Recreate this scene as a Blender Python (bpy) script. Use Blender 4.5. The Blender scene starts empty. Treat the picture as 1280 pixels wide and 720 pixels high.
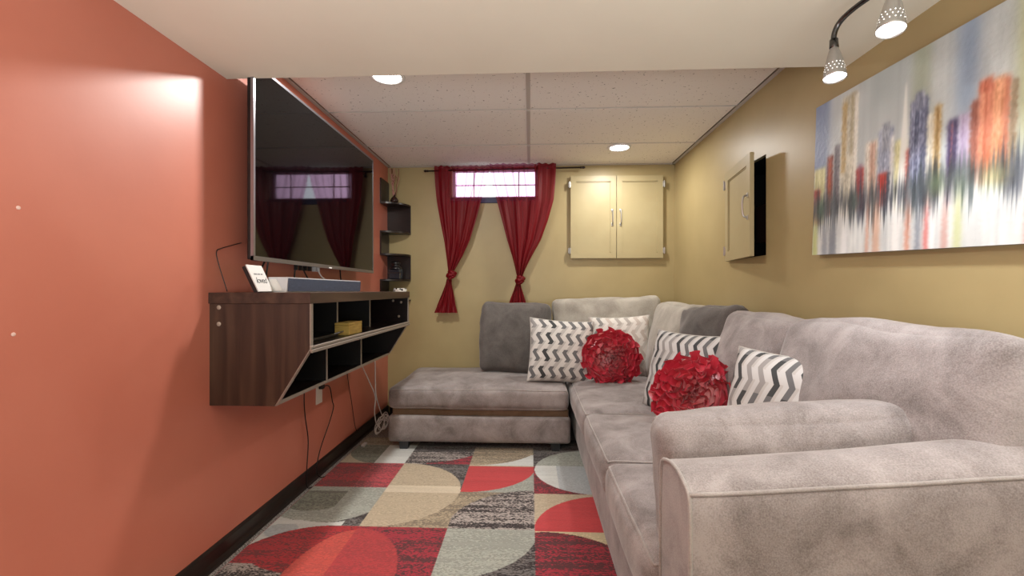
import bpy, bmesh, math, random
import numpy as np
from mathutils import Vector, Matrix, noise
PI = math.pi
C = bpy.context.scene.collection
sc = bpy.context.scene

# ------------------------------------------------------------ camera
cam = bpy.data.cameras.new('camera')
cam.sensor_width = 36.0
cam.lens = 36.0 * 550 / 1280
cam.shift_y = 3.0 / 1280
cam.clip_start = 0.02
cam_o = bpy.data.objects.new('camera', cam); C.objects.link(cam_o)
cam_o.location = (0, 0, 1.07)
cam_o.rotation_euler = (PI/2, 0, math.atan(23/550))
sc.camera = cam_o
# ------------------------------------------------------------ world and exposure
w = bpy.data.worlds.new('sky'); sc.world = w; w.use_nodes = True
bg = w.node_tree.nodes['Background']
bg.inputs[0].default_value = (0.86, 0.90, 1.0, 1); bg.inputs[1].default_value = 2.3
sc.view_settings.view_transform = 'Standard'
sc.view_settings.look = 'None'
sc.view_settings.gamma = 1
sc.view_settings.use_curve_mapping = False
sc.view_settings.exposure = 0.38
# ------------------------------------------------------------ large area lights (added fill behind the camera, no fixtures modelled)
def area(name, loc, size, power, col, rot=(0, 0, 0), shape='DISK', size_y=None, spread=PI):
    l = bpy.data.lights.new(name, 'AREA'); l.shape = shape; l.size = size
    if size_y: l.size_y = size_y
    l.energy = power; l.color = col; l.spread = spread
    o = bpy.data.objects.new(name, l); C.objects.link(o)
    o.location = loc; o.rotation_euler = rot
    return o
area('rear_fill_light', (0.0, -1.35, 1.885), 1.5, 6, (0.97, 0.98, 1.0), shape='RECTANGLE', size_y=1.5)  # added downward fill, out of view
area('rear_fill_uplight', (0.0, -0.75, 0.95), 1.9, 60, (0.94, 0.98, 1.0), rot=(math.radians(168), 0, 0), shape='RECTANGLE', size_y=1.1)  # added upward fill to brighten soffit and ceiling
DOWN = [(-0.703, 2.135), (0.653, 3.267)]
DOWN_POWER = [16.5, 8.5]
TRACK_POWER = 2.2

# ------------------------------------------------------------ colour and material helpers
def lin(c):
    c = c / 255.0
    return c/12.92 if c <= 0.04045 else ((c+0.055)/1.055)**2.4
def rgb(r, g, b): return (lin(r), lin(g), lin(b), 1)

def newmat(name):
    m = bpy.data.materials.new(name); m.use_nodes = True
    nt = m.node_tree
    return m, nt, nt.nodes['Principled BSDF']
def N(nt, t, **kw):
    n = nt.nodes.new(t)
    for k, v in kw.items(): setattr(n, k, v)
    return n
def mat(name, col, rough=0.6, metal=0.0, col2=None, nscale=8, ndetail=4, stretch=(1, 1, 1), lo=0.35, hi=0.65,
        bump=0.0, bscale=200, bdist=0.002, sheen=0.0, spec=0.5, coat=0.0, bstretch=(1, 1, 1)):
    m, nt, p = newmat(name)
    p.inputs['Base Color'].default_value = col
    p.inputs['Roughness'].default_value = rough
    p.inputs['Metallic'].default_value = metal
    p.inputs['Specular IOR Level'].default_value = spec
    p.inputs['Sheen Weight'].default_value = sheen
    p.inputs['Coat Weight'].default_value = coat
    tc = N(nt, 'ShaderNodeTexCoord')
    if col2 is not None:
        mp = N(nt, 'ShaderNodeMapping'); mp.inputs['Scale'].default_value = stretch
        nt.links.new(tc.outputs['Object'], mp.inputs[0])
        nz = N(nt, 'ShaderNodeTexNoise'); nz.inputs['Scale'].default_value = nscale; nz.inputs['Detail'].default_value = ndetail
        nt.links.new(mp.outputs[0], nz.inputs['Vector'])
        r = N(nt, 'ShaderNodeValToRGB')
        r.color_ramp.elements[0].position = lo; r.color_ramp.elements[0].color = col
        r.color_ramp.elements[1].position = hi; r.color_ramp.elements[1].color = col2
        nt.links.new(nz.outputs['Fac'], r.inputs[0]); nt.links.new(r.outputs[0], p.inputs['Base Color'])
    if bump > 0:
        mp2 = N(nt, 'ShaderNodeMapping'); mp2.inputs['Scale'].default_value = bstretch
        nt.links.new(tc.outputs['Object'], mp2.inputs[0])
        nb = N(nt, 'ShaderNodeTexNoise'); nb.inputs['Scale'].default_value = bscale; nb.inputs['Detail'].default_value = 3
        nt.links.new(mp2.outputs[0], nb.inputs['Vector'])
        b = N(nt, 'ShaderNodeBump'); b.inputs['Strength'].default_value = bump; b.inputs['Distance'].default_value = bdist
        nt.links.new(nb.outputs['Fac'], b.inputs['Height']); nt.links.new(b.outputs[0], p.inputs['Normal'])
    return m
def emis(name, col, strength):
    m, nt, p = newmat(name)
    p.inputs['Base Color'].default_value = col
    p.inputs['Emission Color'].default_value = col
    p.inputs['Emission Strength'].default_value = strength
    return m

M = {}
M['red_wall'] = mat('red_wall_paint', rgb(197, 118, 98), 0.42, spec=0.7, col2=rgb(191, 111, 91), nscale=3, bump=0.12, bscale=90, bdist=0.001)
M['olive_wall'] = mat('olive_wall_paint', rgb(174, 157, 113), 0.42, col2=rgb(167, 150, 107), nscale=3, bump=0.10, bscale=90, bdist=0.001)
M['soffit'] = mat('soffit_paint', rgb(234, 229, 211), 0.55, col2=rgb(231, 225, 207), nscale=3, bump=0.05, bscale=70, bdist=0.001)
M['rear_wall'] = mat('rear_wall_paint', rgb(215, 205, 185), 0.6)
M['cab_paint'] = mat('cabinet_paint', rgb(176, 163, 124), 0.42, col2=rgb(170, 156, 117), nscale=5, bump=0.06, bscale=60)
M['grid'] = mat('ceiling_grid_metal', rgb(190, 184, 178), 0.5)
M['baseboard'] = mat('dark_baseboard', rgb(42, 30, 24), 0.3, col2=rgb(28, 20, 17), nscale=10, stretch=(8, 1, 8))
M['black'] = mat('black_plastic', rgb(16, 16, 18), 0.35)
M['matte_black'] = mat('matte_black_lining', rgb(11, 9, 9), 0.7)
M['espresso'] = mat('espresso_laminate', rgb(24, 16, 15), 0.3, col2=rgb(36, 25, 23), nscale=14, stretch=(1, 1, 8))
M['silver'] = mat('brushed_silver', rgb(150, 150, 156), 0.3, metal=0.9)
M['nickel'] = mat('satin_nickel', rgb(176, 174, 170), 0.33, metal=0.7)
M['dark_steel'] = mat('gunmetal_rod', rgb(90, 90, 90), 0.25, metal=1.0)
M['white_plastic'] = mat('white_plastic', rgb(228, 226, 222), 0.35)
M['white_cord'] = mat('white_cord', rgb(205, 200, 198), 0.5)
M['grey_plastic'] = mat('pale_grey_plastic', rgb(205, 206, 210), 0.35)
M['mesh_blue'] = mat('speaker_mesh', rgb(44, 50, 66), 0.6, col2=rgb(84, 94, 118), nscale=420, ndetail=2, lo=0.42, hi=0.6)
M['leg'] = mat('dark_leg_plastic', rgb(46, 50, 54), 0.45)
M['bulb'] = emis('lit_bulb', (1, 0.98, 0.95, 1), 14)
M['down'] = emis('lit_diffuser', (1, 0.97, 0.92, 1), 12)
M['glow_dot'] = emis('glowing_dot', (1, 0.98, 0.95, 1), 3)  # emission standing in for bulb light through the shade
M['silver_edge'] = mat('silver_edging', rgb(158, 148, 138), 0.35, metal=0.35)
M['blue_sill'] = mat('blue_painted_sill', rgb(40, 44, 86), 0.45)
M['white_frame'] = mat('white_window_frame', rgb(225, 225, 232), 0.5)
M['rod'] = mat('dark_bronze_rod', rgb(42, 30, 28), 0.3, metal=0.6)
M['bamboo'] = mat('pale_bamboo', rgb(196, 168, 92), 0.5, col2=rgb(168, 136, 66), nscale=18, stretch=(1, 1, 9))
M['concrete'] = mat('window_well', rgb(215, 215, 220), 0.9)
M['silk'] = mat('red_pillow_silk', rgb(204, 50, 72), 0.34, spec=0.8, col2=rgb(176, 30, 50), nscale=10, sheen=0.2, bump=0.1, bscale=150)
M['silk_tag'] = mat('pale_seam', rgb(190, 186, 180), 0.8)
M['card'] = mat('sign_card', rgb(205, 202, 200), 0.6)
M['ink'] = mat('sign_ink', rgb(70, 72, 74), 0.7)
M['white_rim'] = mat('white_rim', rgb(235, 235, 235), 0.4)
M['branch'] = mat('pale_pink_branch', rgb(190, 140, 128), 0.7)
M['branch_red'] = mat('dark_red_branch', rgb(110, 36, 34), 0.7)
M['ceramic'] = mat('dark_glazed_ceramic', rgb(48, 30, 26), 0.12)
M['spackle'] = mat('wall_filler', rgb(226, 190, 180), 0.8)
M['grommet'] = mat('screw_cap', rgb(170, 156, 144), 0.5)

# walnut laminate with long vertical grain
def walnut(name, axis):
    m, nt, p = newmat(name)
    tc = N(nt, 'ShaderNodeTexCoord'); mp = N(nt, 'ShaderNodeMapping')
    s = {'z': (1, 1, 0.07), 'y': (1, 0.07, 1)}[axis]
    mp.inputs['Scale'].default_value = s
    nt.links.new(tc.outputs['Object'], mp.inputs[0])
    a = N(nt, 'ShaderNodeTexNoise'); a.inputs['Scale'].default_value = 22; a.inputs['Detail'].default_value = 6; a.inputs['Distortion'].default_value = 0.6
    nt.links.new(mp.outputs[0], a.inputs['Vector'])
    r = N(nt, 'ShaderNodeValToRGB'); e = r.color_ramp.elements
    e[0].position = 0.28; e[0].color = rgb(38, 27, 21); e[1].position = 0.8; e[1].color = rgb(88, 68, 54)
    k = e.new(0.5); k.color = rgb(62, 44, 36)
    nt.links.new(a.outputs['Fac'], r.inputs[0]); nt.links.new(r.outputs[0], p.inputs['Base Color'])
    p.inputs['Roughness'].default_value = 0.36
    return m
M['walnut'] = walnut('walnut_laminate', 'z')
M['walnut_top'] = walnut('walnut_top_edge', 'y')

def velvet(name, dark, light, sc1=7.0):
    m, nt, p = newmat(name)
    tc = N(nt, 'ShaderNodeTexCoord')
    a = N(nt, 'ShaderNodeTexNoise'); a.inputs['Scale'].default_value = sc1; a.inputs['Detail'].default_value = 7; a.inputs['Roughness'].default_value = 0.62; a.inputs['Distortion'].default_value = 0.5
    nt.links.new(tc.outputs['Object'], a.inputs['Vector'])
    b = N(nt, 'ShaderNodeTexNoise'); b.inputs['Scale'].default_value = 330; b.inputs['Detail'].default_value = 3
    nt.links.new(tc.outputs['Object'], b.inputs['Vector'])
    mx = N(nt, 'ShaderNodeMath', operation='MULTIPLY_ADD'); mx.inputs[1].default_value = 0.35
    nt.links.new(b.outputs['Fac'], mx.inputs[0])
    mm = N(nt, 'ShaderNodeMath', operation='MULTIPLY'); mm.inputs[1].default_value = 0.65
    nt.links.new(a.outputs['Fac'], mm.inputs[0]); nt.links.new(mm.outputs[0], mx.inputs[2])
    r = N(nt, 'ShaderNodeValToRGB'); e = r.color_ramp.elements
    e[0].position = 0.36; e[0].color = dark; e[1].position = 0.62; e[1].color = light
    nt.links.new(mx.outputs[0], r.inputs[0]); nt.links.new(r.outputs[0], p.inputs['Base Color'])
    bp = N(nt, 'ShaderNodeBump'); bp.inputs['Strength'].default_value = 0.35; bp.inputs['Distance'].default_value = 0.0015
    nt.links.new(b.outputs['Fac'], bp.inputs['Height']); nt.links.new(bp.outputs[0], p.inputs['Normal'])
    p.inputs['Roughness'].default_value = 0.88; p.inputs['Specular IOR Level'].default_value = 0.25
    p.inputs['Sheen Weight'].default_value = 0.35; p.inputs['Sheen Roughness'].default_value = 0.4
    return m
M['sofa'] = velvet('sofa_microfibre', rgb(112, 104, 102), rgb(166, 158, 157))
M['sofa_light'] = velvet('sofa_microfibre_pale', rgb(146, 140, 130), rgb(184, 179, 169))
M['sofa_dark'] = velvet('sofa_microfibre_dark', rgb(78, 74, 72), rgb(112, 107, 104))
M['piping'] = velvet('sofa_piping', rgb(134, 127, 124), rgb(170, 163, 160))
M['cushion_brown'] = velvet('brown_underside', rgb(96, 78, 62), rgb(130, 108, 88))

# carpet and rug
def carpet():
    m, nt, p = newmat('grey_fleck_carpet')
    tc = N(nt, 'ShaderNodeTexCoord')
    a = N(nt, 'ShaderNodeTexNoise'); a.inputs['Scale'].default_value = 170; a.inputs['Detail'].default_value = 3
    nt.links.new(tc.outputs['Object'], a.inputs['Vector'])
    r = N(nt, 'ShaderNodeValToRGB'); e = r.color_ramp.elements
    e[0].position = 0.36; e[0].color = rgb(60, 52, 50); e[1].position = 0.62; e[1].color = rgb(192, 184, 180)
    nt.links.new(a.outputs['Fac'], r.inputs[0]); nt.links.new(r.outputs[0], p.inputs['Base Color'])
    b = N(nt, 'ShaderNodeBump'); b.inputs['Distance'].default_value = 0.006; nt.links.new(a.outputs['Fac'], b.inputs['Height']); nt.links.new(b.outputs[0], p.inputs['Normal'])
    p.inputs['Roughness'].default_value = 0.95
    return m
M['carpet'] = carpet()
def rugmat():
    m, nt, p = newmat('rug_pile')
    at = N(nt, 'ShaderNodeAttribute'); at.attribute_name = 'Col'
    tc = N(nt, 'ShaderNodeTexCoord')
    mp = N(nt, 'ShaderNodeMapping'); mp.inputs['Scale'].default_value = (0.45, 1, 1); nt.links.new(tc.outputs['Object'], mp.inputs[0])
    a = N(nt, 'ShaderNodeTexNoise'); a.inputs['Scale'].default_value = 210; a.inputs['Detail'].default_value = 3
    nt.links.new(mp.outputs[0], a.inputs['Vector'])
    mp2 = N(nt, 'ShaderNodeMapping'); mp2.inputs['Scale'].default_value = (0.07, 1, 1); nt.links.new(tc.outputs['Object'], mp2.inputs[0])
    s = N(nt, 'ShaderNodeTexNoise'); s.inputs['Scale'].default_value = 30; s.inputs['Detail'].default_value = 5
    nt.links.new(mp2.outputs[0], s.inputs['Vector'])
    # fleck = smoothstep(noise + 0.5*(streak-0.5) ) * alpha
    ad = N(nt, 'ShaderNodeMath', operation='MULTIPLY_ADD'); ad.inputs[1].default_value = 0.8
    nt.links.new(s.outputs['Fac'], ad.inputs[0]); nt.links.new(a.outputs['Fac'], ad.inputs[2])
    r = N(nt, 'ShaderNodeValToRGB'); e = r.color_ramp.elements
    e[0].position = 0.84; e[0].color = (0, 0, 0, 1); e[1].position = 0.93; e[1].color = (1, 1, 1, 1)
    nt.links.new(ad.outputs[0], r.inputs[0])
    mu = N(nt, 'ShaderNodeMath', operation='MULTIPLY'); nt.links.new(r.outputs[0], mu.inputs[0]); nt.links.new(at.outputs['Alpha'], mu.inputs[1])
    mix = N(nt, 'ShaderNodeMix', data_type='RGBA'); nt.links.new(mu.outputs[0], mix.inputs[0]); nt.links.new(at.outputs['Color'], mix.inputs[6])
    mix.inputs[7].default_value = rgb(38, 30, 32)
    hv = N(nt, 'ShaderNodeHueSaturation'); nt.links.new(mix.outputs[2], hv.inputs['Color'])
    vr = N(nt, 'ShaderNodeMapRange'); vr.inputs[1].default_value = 0.3; vr.inputs[2].default_value = 0.7; vr.inputs[3].default_value = 0.84; vr.inputs[4].default_value = 1.16
    nt.links.new(s.outputs['Fac'], vr.inputs[0]); nt.links.new(vr.outputs[0], hv.inputs['Value'])
    nt.links.new(hv.outputs[0], p.inputs['Base Color'])
    b = N(nt, 'ShaderNodeBump'); b.inputs['Distance'].default_value = 0.003; b.inputs['Strength'].default_value = 0.5
    nt.links.new(a.outputs['Fac'], b.inputs['Height']); nt.links.new(b.outputs[0], p.inputs['Normal'])
    p.inputs['Roughness'].default_value = 0.9; p.inputs['Sheen Weight'].default_value = 0.2
    return m
M['rug'] = rugmat()
def canvasmat():
    m, nt, p = newmat('acrylic_on_canvas')
    at = N(nt, 'ShaderNodeAttribute'); at.attribute_name = 'Col'
    nt.links.new(at.outputs['Color'], p.inputs['Base Color'])
    tc = N(nt, 'ShaderNodeTexCoord')
    a = N(nt, 'ShaderNodeTexNoise'); a.inputs['Scale'].default_value = 60; a.inputs['Detail'].default_value = 5
    nt.links.new(tc.outputs['Object'], a.inputs['Vector'])
    b = N(nt, 'ShaderNodeBump'); b.inputs['Distance'].default_value = 0.004; b.inputs['Strength'].default_value = 0.3
    nt.links.new(a.outputs['Fac'], b.inputs['Height']); nt.links.new(b.outputs[0], p.inputs['Normal'])
    p.inputs['Roughness'].default_value = 0.4
    return m
M['canvas'] = canvasmat()
def tilemat():
    m, nt, p = newmat('fissured_ceiling_tile')
    tc = N(nt, 'ShaderNodeTexCoord')
    a = N(nt, 'ShaderNodeTexNoise'); a.inputs['Scale'].default_value = 75; a.inputs['Detail'].default_value = 2
    nt.links.new(tc.outputs['Object'], a.inputs['Vector'])
    r = N(nt, 'ShaderNodeValToRGB'); e = r.color_ramp.elements
    e[0].position = 0.27; e[0].color = rgb(120, 112, 106); e[1].position = 0.335; e[1].color = rgb(240, 235, 230)
    nt.links.new(a.outputs['Fac'], r.inputs[0]); nt.links.new(r.outputs[0], p.inputs['Base Color'])
    c = N(nt, 'ShaderNodeTexNoise'); c.inputs['Scale'].default_value = 260
    nt.links.new(tc.outputs['Object'], c.inputs['Vector'])
    b = N(nt, 'ShaderNodeBump'); b.inputs['Distance'].default_value = 0.002; b.inputs['Strength'].default_value = 0.4
    nt.links.new(c.outputs['Fac'], b.inputs['Height']); nt.links.new(b.outputs[0], p.inputs['Normal'])
    p.inputs['Roughness'].default_value = 0.85
    return m
M['tile'] = tilemat()
def screenmat():
    m, nt, p = newmat('television_glass')
    p.inputs['Base Color'].default_value = rgb(4, 4, 5); p.inputs['Roughness'].default_value = 0.04
    p.inputs['Specular IOR Level'].default_value = 0.45
    return m
M['screen'] = screenmat()
def sheer():
    m, nt, p = newmat('crimson_voile')
    p.inputs['Base Color'].default_value = rgb(116, 4, 18); p.inputs['Roughness'].default_value = 0.5; p.inputs['Specular IOR Level'].default_value = 0.3
    out = nt.nodes['Material Output']
    tr = N(nt, 'ShaderNodeBsdfTranslucent'); tr.inputs[0].default_value = rgb(150, 4, 50)
    tp = N(nt, 'ShaderNodeBsdfTransparent'); tp.inputs[0].default_value = (1, 0.62, 0.84, 1)
    m1 = N(nt, 'ShaderNodeMixShader'); m1.inputs[0].default_value = 0.15
    nt.links.new(p.outputs[0], m1.inputs[1]); nt.links.new(tr.outputs[0], m1.inputs[2])
    m2 = N(nt, 'ShaderNodeMixShader')
    # the voile is more open where it is stretched flat (vertex attribute), denser where gathered
    at = N(nt, 'ShaderNodeAttribute'); at.attribute_name = 'open'
    nt.links.new(at.outputs['Fac'], m2.inputs[0])
    nt.links.new(m1.outputs[0], m2.inputs[1]); nt.links.new(tp.outputs[0], m2.inputs[2])
    nt.links.new(m2.outputs[0], out.inputs[0])
    return m
M['sheer'] = sheer()
def glassmat():
    m, nt, p = newmat('window_glass')
    p.inputs['Base Color'].default_value = (1, 1, 1, 1); p.inputs['Roughness'].default_value = 0.02
    p.inputs['Transmission Weight'].default_value = 1; p.inputs['IOR'].default_value = 1.1
    return m
M['glass'] = glassmat()
def chevron(name, seed, bgc, cols, ncol=6.6, rows=3.8, gap=0.36, drift=0.3):
    """upright zigzag bands broken into separate S-shaped hooks of several greys"""
    m, nt, p = newmat(name)
    uv = N(nt, 'ShaderNodeUVMap'); sp = N(nt, 'ShaderNodeSeparateXYZ'); nt.links.new(uv.outputs[0], sp.inputs[0])
    def mth(op, a, b=None, c=None):
        n = N(nt, 'ShaderNodeMath', operation=op)
        for i, x in enumerate((a, b, c)):
            if x is None: continue
            if isinstance(x, (int, float)): n.inputs[i].default_value = x
            else: nt.links.new(x, n.inputs[i])
        return n.outputs[0]
    U, V = sp.outputs[0], sp.outputs[1]
    v = mth('MULTIPLY', V, rows)
    q = mth('SUBTRACT', mth('FRACT', v), 0.5)
    aq = mth('ABSOLUTE', q)
    g = mth('MAXIMUM', mth('DIVIDE', aq, -0.38), mth('ADD', mth('DIVIDE', mth('SUBTRACT', aq, 0.19), 0.62), -0.5))
    f = mth('MULTIPLY', mth('MULTIPLY', mth('SIGN', q), g), 0.55)
    x = mth('SUBTRACT', mth('MULTIPLY', U, ncol), f)
    x = mth('SUBTRACT', x, mth('MULTIPLY', v, drift))
    idx = mth('FLOOR', x); fx = mth('FRACT', x)
    hook = mth('MULTIPLY', mth('LESS_THAN', fx, 0.42), mth('LESS_THAN', aq, gap))
    fx2 = mth('FRACT', mth('SUBTRACT', x, 0.22))
    link = mth('MULTIPLY', mth('LESS_THAN', fx2, 0.42), mth('GREATER_THAN', aq, 0.16))
    wn = N(nt, 'ShaderNodeTexWhiteNoise', noise_dimensions='3D'); cb = N(nt, 'ShaderNodeCombineXYZ')
    nt.links.new(idx, cb.inputs[0]); nt.links.new(mth('MULTIPLY', mth('FLOOR', v), float(gap > 0.4)), cb.inputs[1]); cb.inputs[2].default_value = seed
    nt.links.new(cb.outputs[0], wn.inputs['Vector'])
    r = N(nt, 'ShaderNodeValToRGB'); r.color_ramp.interpolation = 'CONSTANT'
    e = r.color_ramp.elements; e[0].position = 0; e[0].color = cols[0]; e[1].position = 0.34; e[1].color = cols[1]
    k = e.new(0.67); k.color = cols[2]
    nt.links.new(wn.outputs['Value'], r.inputs[0])
    m0 = N(nt, 'ShaderNodeMix', data_type='RGBA'); nt.links.new(link, m0.inputs[0]); m0.inputs[6].default_value = bgc; m0.inputs[7].default_value = cols[3]
    m1 = N(nt, 'ShaderNodeMix', data_type='RGBA'); nt.links.new(hook, m1.inputs[0]); nt.links.new(m0.outputs[2], m1.inputs[6]); nt.links.new(r.outputs[0], m1.inputs[7])
    nt.links.new(m1.outputs[2], p.inputs['Base Color'])
    tc = N(nt, 'ShaderNodeTexCoord'); nb = N(nt, 'ShaderNodeTexNoise'); nb.inputs['Scale'].default_value = 350; nt.links.new(tc.outputs['Object'], nb.inputs['Vector'])
    b = N(nt, 'ShaderNodeBump'); b.inputs['Strength'].default_value = 0.3; b.inputs['Distance'].default_value = 0.001
    nt.links.new(nb.outputs['Fac'], b.inputs['Height']); nt.links.new(b.outputs[0], p.inputs['Normal'])
    p.inputs['Roughness'].default_value = 0.75
    return m
GREYS = (rgb(58, 60, 62), rgb(104, 104, 106), rgb(150, 147, 146), rgb(186, 183, 180))
M['chev_a'] = chevron('grey_zigzag_cloth', 3, rgb(214, 211, 207), GREYS)
M['chev_c'] = chevron('bold_zigzag_cloth', 5, rgb(200, 199, 198), GREYS, 8.5, 3.2, 0.5, 0.0)
M['chev_b'] = chevron('pale_zigzag_cloth', 7, rgb(222, 218, 212), (rgb(140, 138, 136), rgb(176, 170, 164), rgb(196, 186, 178), rgb(200, 196, 190)))

# ------------------------------------------------------------ mesh helpers
def box(bm, x0, x1, y0, y1, z0, z1, bev=0.0, seg=2):
    vs = [bm.verts.new((x, y, z)) for x in (x0, x1) for y in (y0, y1) for z in (z0, z1)]
    q = [(0,1,3,2),(4,6,7,5),(0,4,5,1),(2,3,7,6),(0,2,6,4),(1,5,7,3)]
    fs = [bm.faces.new([vs[i] for i in f]) for f in q]
    if bev > 0:
        es = list({e for f in fs for e in f.edges})
        bmesh.ops.bevel(bm, geom=es, offset=bev, segments=seg, profile=0.5, affect='EDGES')
def prism(bm, poly, a0, a1, axis='y'):
    """extrude a 2-D polygon; axis 'y': poly is (x,z); 'x': (y,z); 'z': (x,y)"""
    def mk(p, a):
        return {'y': (p[0], a, p[1]), 'x': (a, p[0], p[1]), 'z': (p[0], p[1], a)}[axis]
    A = [bm.verts.new(mk(p, a0)) for p in poly]; B = [bm.verts.new(mk(p, a1)) for p in poly]
    n = len(poly)
    bm.faces.new(A); bm.faces.new(B[::-1])
    for i in range(n):
        bm.faces.new((A[i], B[i], B[(i+1) % n], A[(i+1) % n]))
def tube(bm, pts, r, seg=8, closed=False, caps=True):
    pts = [Vector(p) for p in pts]; n = len(pts); rings = []
    up = Vector((0, 0, 1)); prev = None
    for i, p in enumerate(pts):
        if closed: t = (pts[(i+1) % n] - pts[i-1])
        else: t = pts[min(i+1, n-1)] - pts[max(i-1, 0)]
        if t.length < 1e-9: t = Vector((0, 0, 1))
        t.normalize()
        if prev is None:
            a = t.cross(up)
            if a.length < 0.1: a = t.cross(Vector((1, 0, 0)))
        else:
            a = prev - t*prev.dot(t)
        a.normalize(); prev = a; b = t.cross(a)
        rr = r[i] if isinstance(r, (list, tuple)) else r
        rings.append([bm.verts.new(p + a*math.cos(2*PI*k/seg)*rr + b*math.sin(2*PI*k/seg)*rr) for k in range(seg)])
    m = n if closed else n-1
    for i in range(m):
        A, B = rings[i], rings[(i+1) % n]
        for k in range(seg):
            bm.faces.new((A[k], A[(k+1) % seg], B[(k+1) % seg], B[k]))
    if caps and not closed:
        bm.faces.new(rings[0][::-1]); bm.faces.new(rings[-1])
def lathe(bm, prof, c=(0, 0, 0), seg=24, mtx=None):
    rings = []
    for r, z in prof:
        ring = []
        for k in range(seg):
            v = Vector((max(r, 1e-4)*math.cos(2*PI*k/seg), max(r, 1e-4)*math.sin(2*PI*k/seg), z))
            if mtx is not None: v = mtx @ v
            ring.append(bm.verts.new(v + Vector(c)))
        rings.append(ring)
    for A, B in zip(rings, rings[1:]):
        for k in range(seg): bm.faces.new((A[k], A[(k+1) % seg], B[(k+1) % seg], B[k]))
    return rings
def spline(pts, n=8):
    P = [Vector(p) for p in pts]; out = []
    for i in range(len(P)-1):
        p0, p1, p2, p3 = P[max(i-1, 0)], P[i], P[i+1], P[min(i+2, len(P)-1)]
        for k in range(n):
            t = k/n
            out.append(0.5*((2*p1) + (p2-p0)*t + (2*p0-5*p1+4*p2-p3)*t*t + (3*p1-p0-3*p2+p3)*t**3))
    out.append(P[-1]); return out
def chain_offset(p):
    v = Vector((0, 0, 0))
    while p is not None:
        v += p.location; p = p.parent
    return v
def obj(name, bm, m, parent=None, smooth=False, local=False, auto=None):
    me = bpy.data.meshes.new(name)
    bmesh.ops.recalc_face_normals(bm, faces=bm.faces)
    bm.to_mesh(me); bm.free()
    return objm(name, me, m, parent, smooth, local, auto)
def objm(name, me, m, parent=None, smooth=False, local=False, auto=None):
    o = bpy.data.objects.new(name, me); C.objects.link(o)
    me.materials.append(m)
    if smooth: me.shade_smooth()
    if auto: 
        me.shade_smooth(); me.set_sharp_from_angle(angle=math.radians(auto))
    if parent is not None:
        if not local: me.transform(Matrix.Translation(-chain_offset(parent)))
        o.parent = parent
    return o
def B(): return bmesh.new()
def bx(*a, **k):
    bm = B(); box(bm, *a, **k); return bm
def thing(name, label, cat, loc, group=None, rot=(0, 0, 0)):
    o = bpy.data.objects.new(name, None); C.objects.link(o); o.empty_display_size = 0.05
    o.location = loc; o.rotation_euler = rot
    o['label'] = label; o['category'] = cat
    if group: o['group'] = group
    return o
def tag(o, label, cat, group=None):
    """a single-mesh thing: put its origin at the middle of its base"""
    o['label'] = label; o['category'] = cat
    if group: o['group'] = group
    me = o.data; vs = [v.co for v in me.vertices]
    c = Vector(((min(v.x for v in vs)+max(v.x for v in vs))/2, (min(v.y for v in vs)+max(v.y for v in vs))/2, min(v.z for v in vs)))
    me.transform(Matrix.Translation(-c)); o.location = c
    return o
def struct(name, bm, m, parent=None):
    o = obj(name, bm, m, parent)
    if parent is None: o['kind'] = 'structure'
    return o

def softmap(half, r, crown, wr=0.0, seed=0.0, wfreq=4.0, sag=0.0, pinch=0.0):
    hx, hy, hz = half
    def f(p):
        q = Vector((p[0]*hx, p[1]*hy, p[2]*hz))
        inn = Vector((max(-(hx-r), min(hx-r, q.x)), max(-(hy-r), min(hy-r, q.y)), max(-(hz-r), min(hz-r, q.z))))
        d = q - inn
        if d.length > 1e-9: d.normalize()
        s = inn + d*r
        u, v, w_ = p
        n = Vector((0, 0, 0))
        a = (1-u*u); b = (1-v*v); c = (1-w_*w_)
        s.x += u*crown[0]*b*c; s.y += v*crown[1]*a*c; s.z += w_*crown[2]*a*b
        if wr:
            nv = noise.noise_vector(Vector((s.x*wfreq+seed, s.y*wfreq+seed*1.7, s.z*wfreq)))
            nv2 = noise.noise_vector(Vector((s.x*wfreq*3+seed, s.y*wfreq*3, s.z*wfreq*3+seed)))
            s += nv*wr + nv2*wr*0.35
        return s
    return f
def softbox(half, r, crown, n=(14, 14, 8), wr=0.004, seed=0.0, wfreq=4.0):
    """rounded, crowned cushion as one closed bmesh; returns bm and its mapping"""
    f = softmap(half, r, crown, wr, seed, wfreq)
    def ticks(k, h):
        # denser ticks in the rounded border
        t = [-1.0]; e = min(r/h, 0.9)
        for i in (1, 2, 3, 4): t.append(-1 + e*(1-math.cos(PI/2*i/4))*1.0 if i < 4 else -1+e)
        m_ = [(-1+e) + (2-2*e)*j/k for j in range(1, k)]
        rest = [1-e] + [1 - (x+1) for x in reversed(t[1:-1])] + [1.0]
        return t + m_ + rest
    T = [ticks(n[i], half[i]) for i in range(3)]
    bm = B(); cache = {}
    def V(i, j, k):
        key = (i, j, k)
        if key not in cache: cache[key] = bm.verts.new(f((T[0][i], T[1][j], T[2][k])))
        return cache[key]
    L = [len(t)-1 for t in T]
    for i in range(L[0]):
        for j in range(L[1]):
            for k in (0, L[2]): bm.faces.new((V(i, j, k), V(i+1, j, k), V(i+1, j+1, k), V(i, j+1, k)))
    for i in range(L[0]):
        for k in range(L[2]):
            for j in (0, L[1]): bm.faces.new((V(i, j, k), V(i+1, j, k), V(i+1, j, k+1), V(i, j, k+1)))
    for j in range(L[1]):
        for k in range(L[2]):
            for i in (0, L[0]): bm.faces.new((V(i, j, k), V(i, j+1, k), V(i, j+1, k+1), V(i, j, k+1)))
    return bm, f
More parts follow.
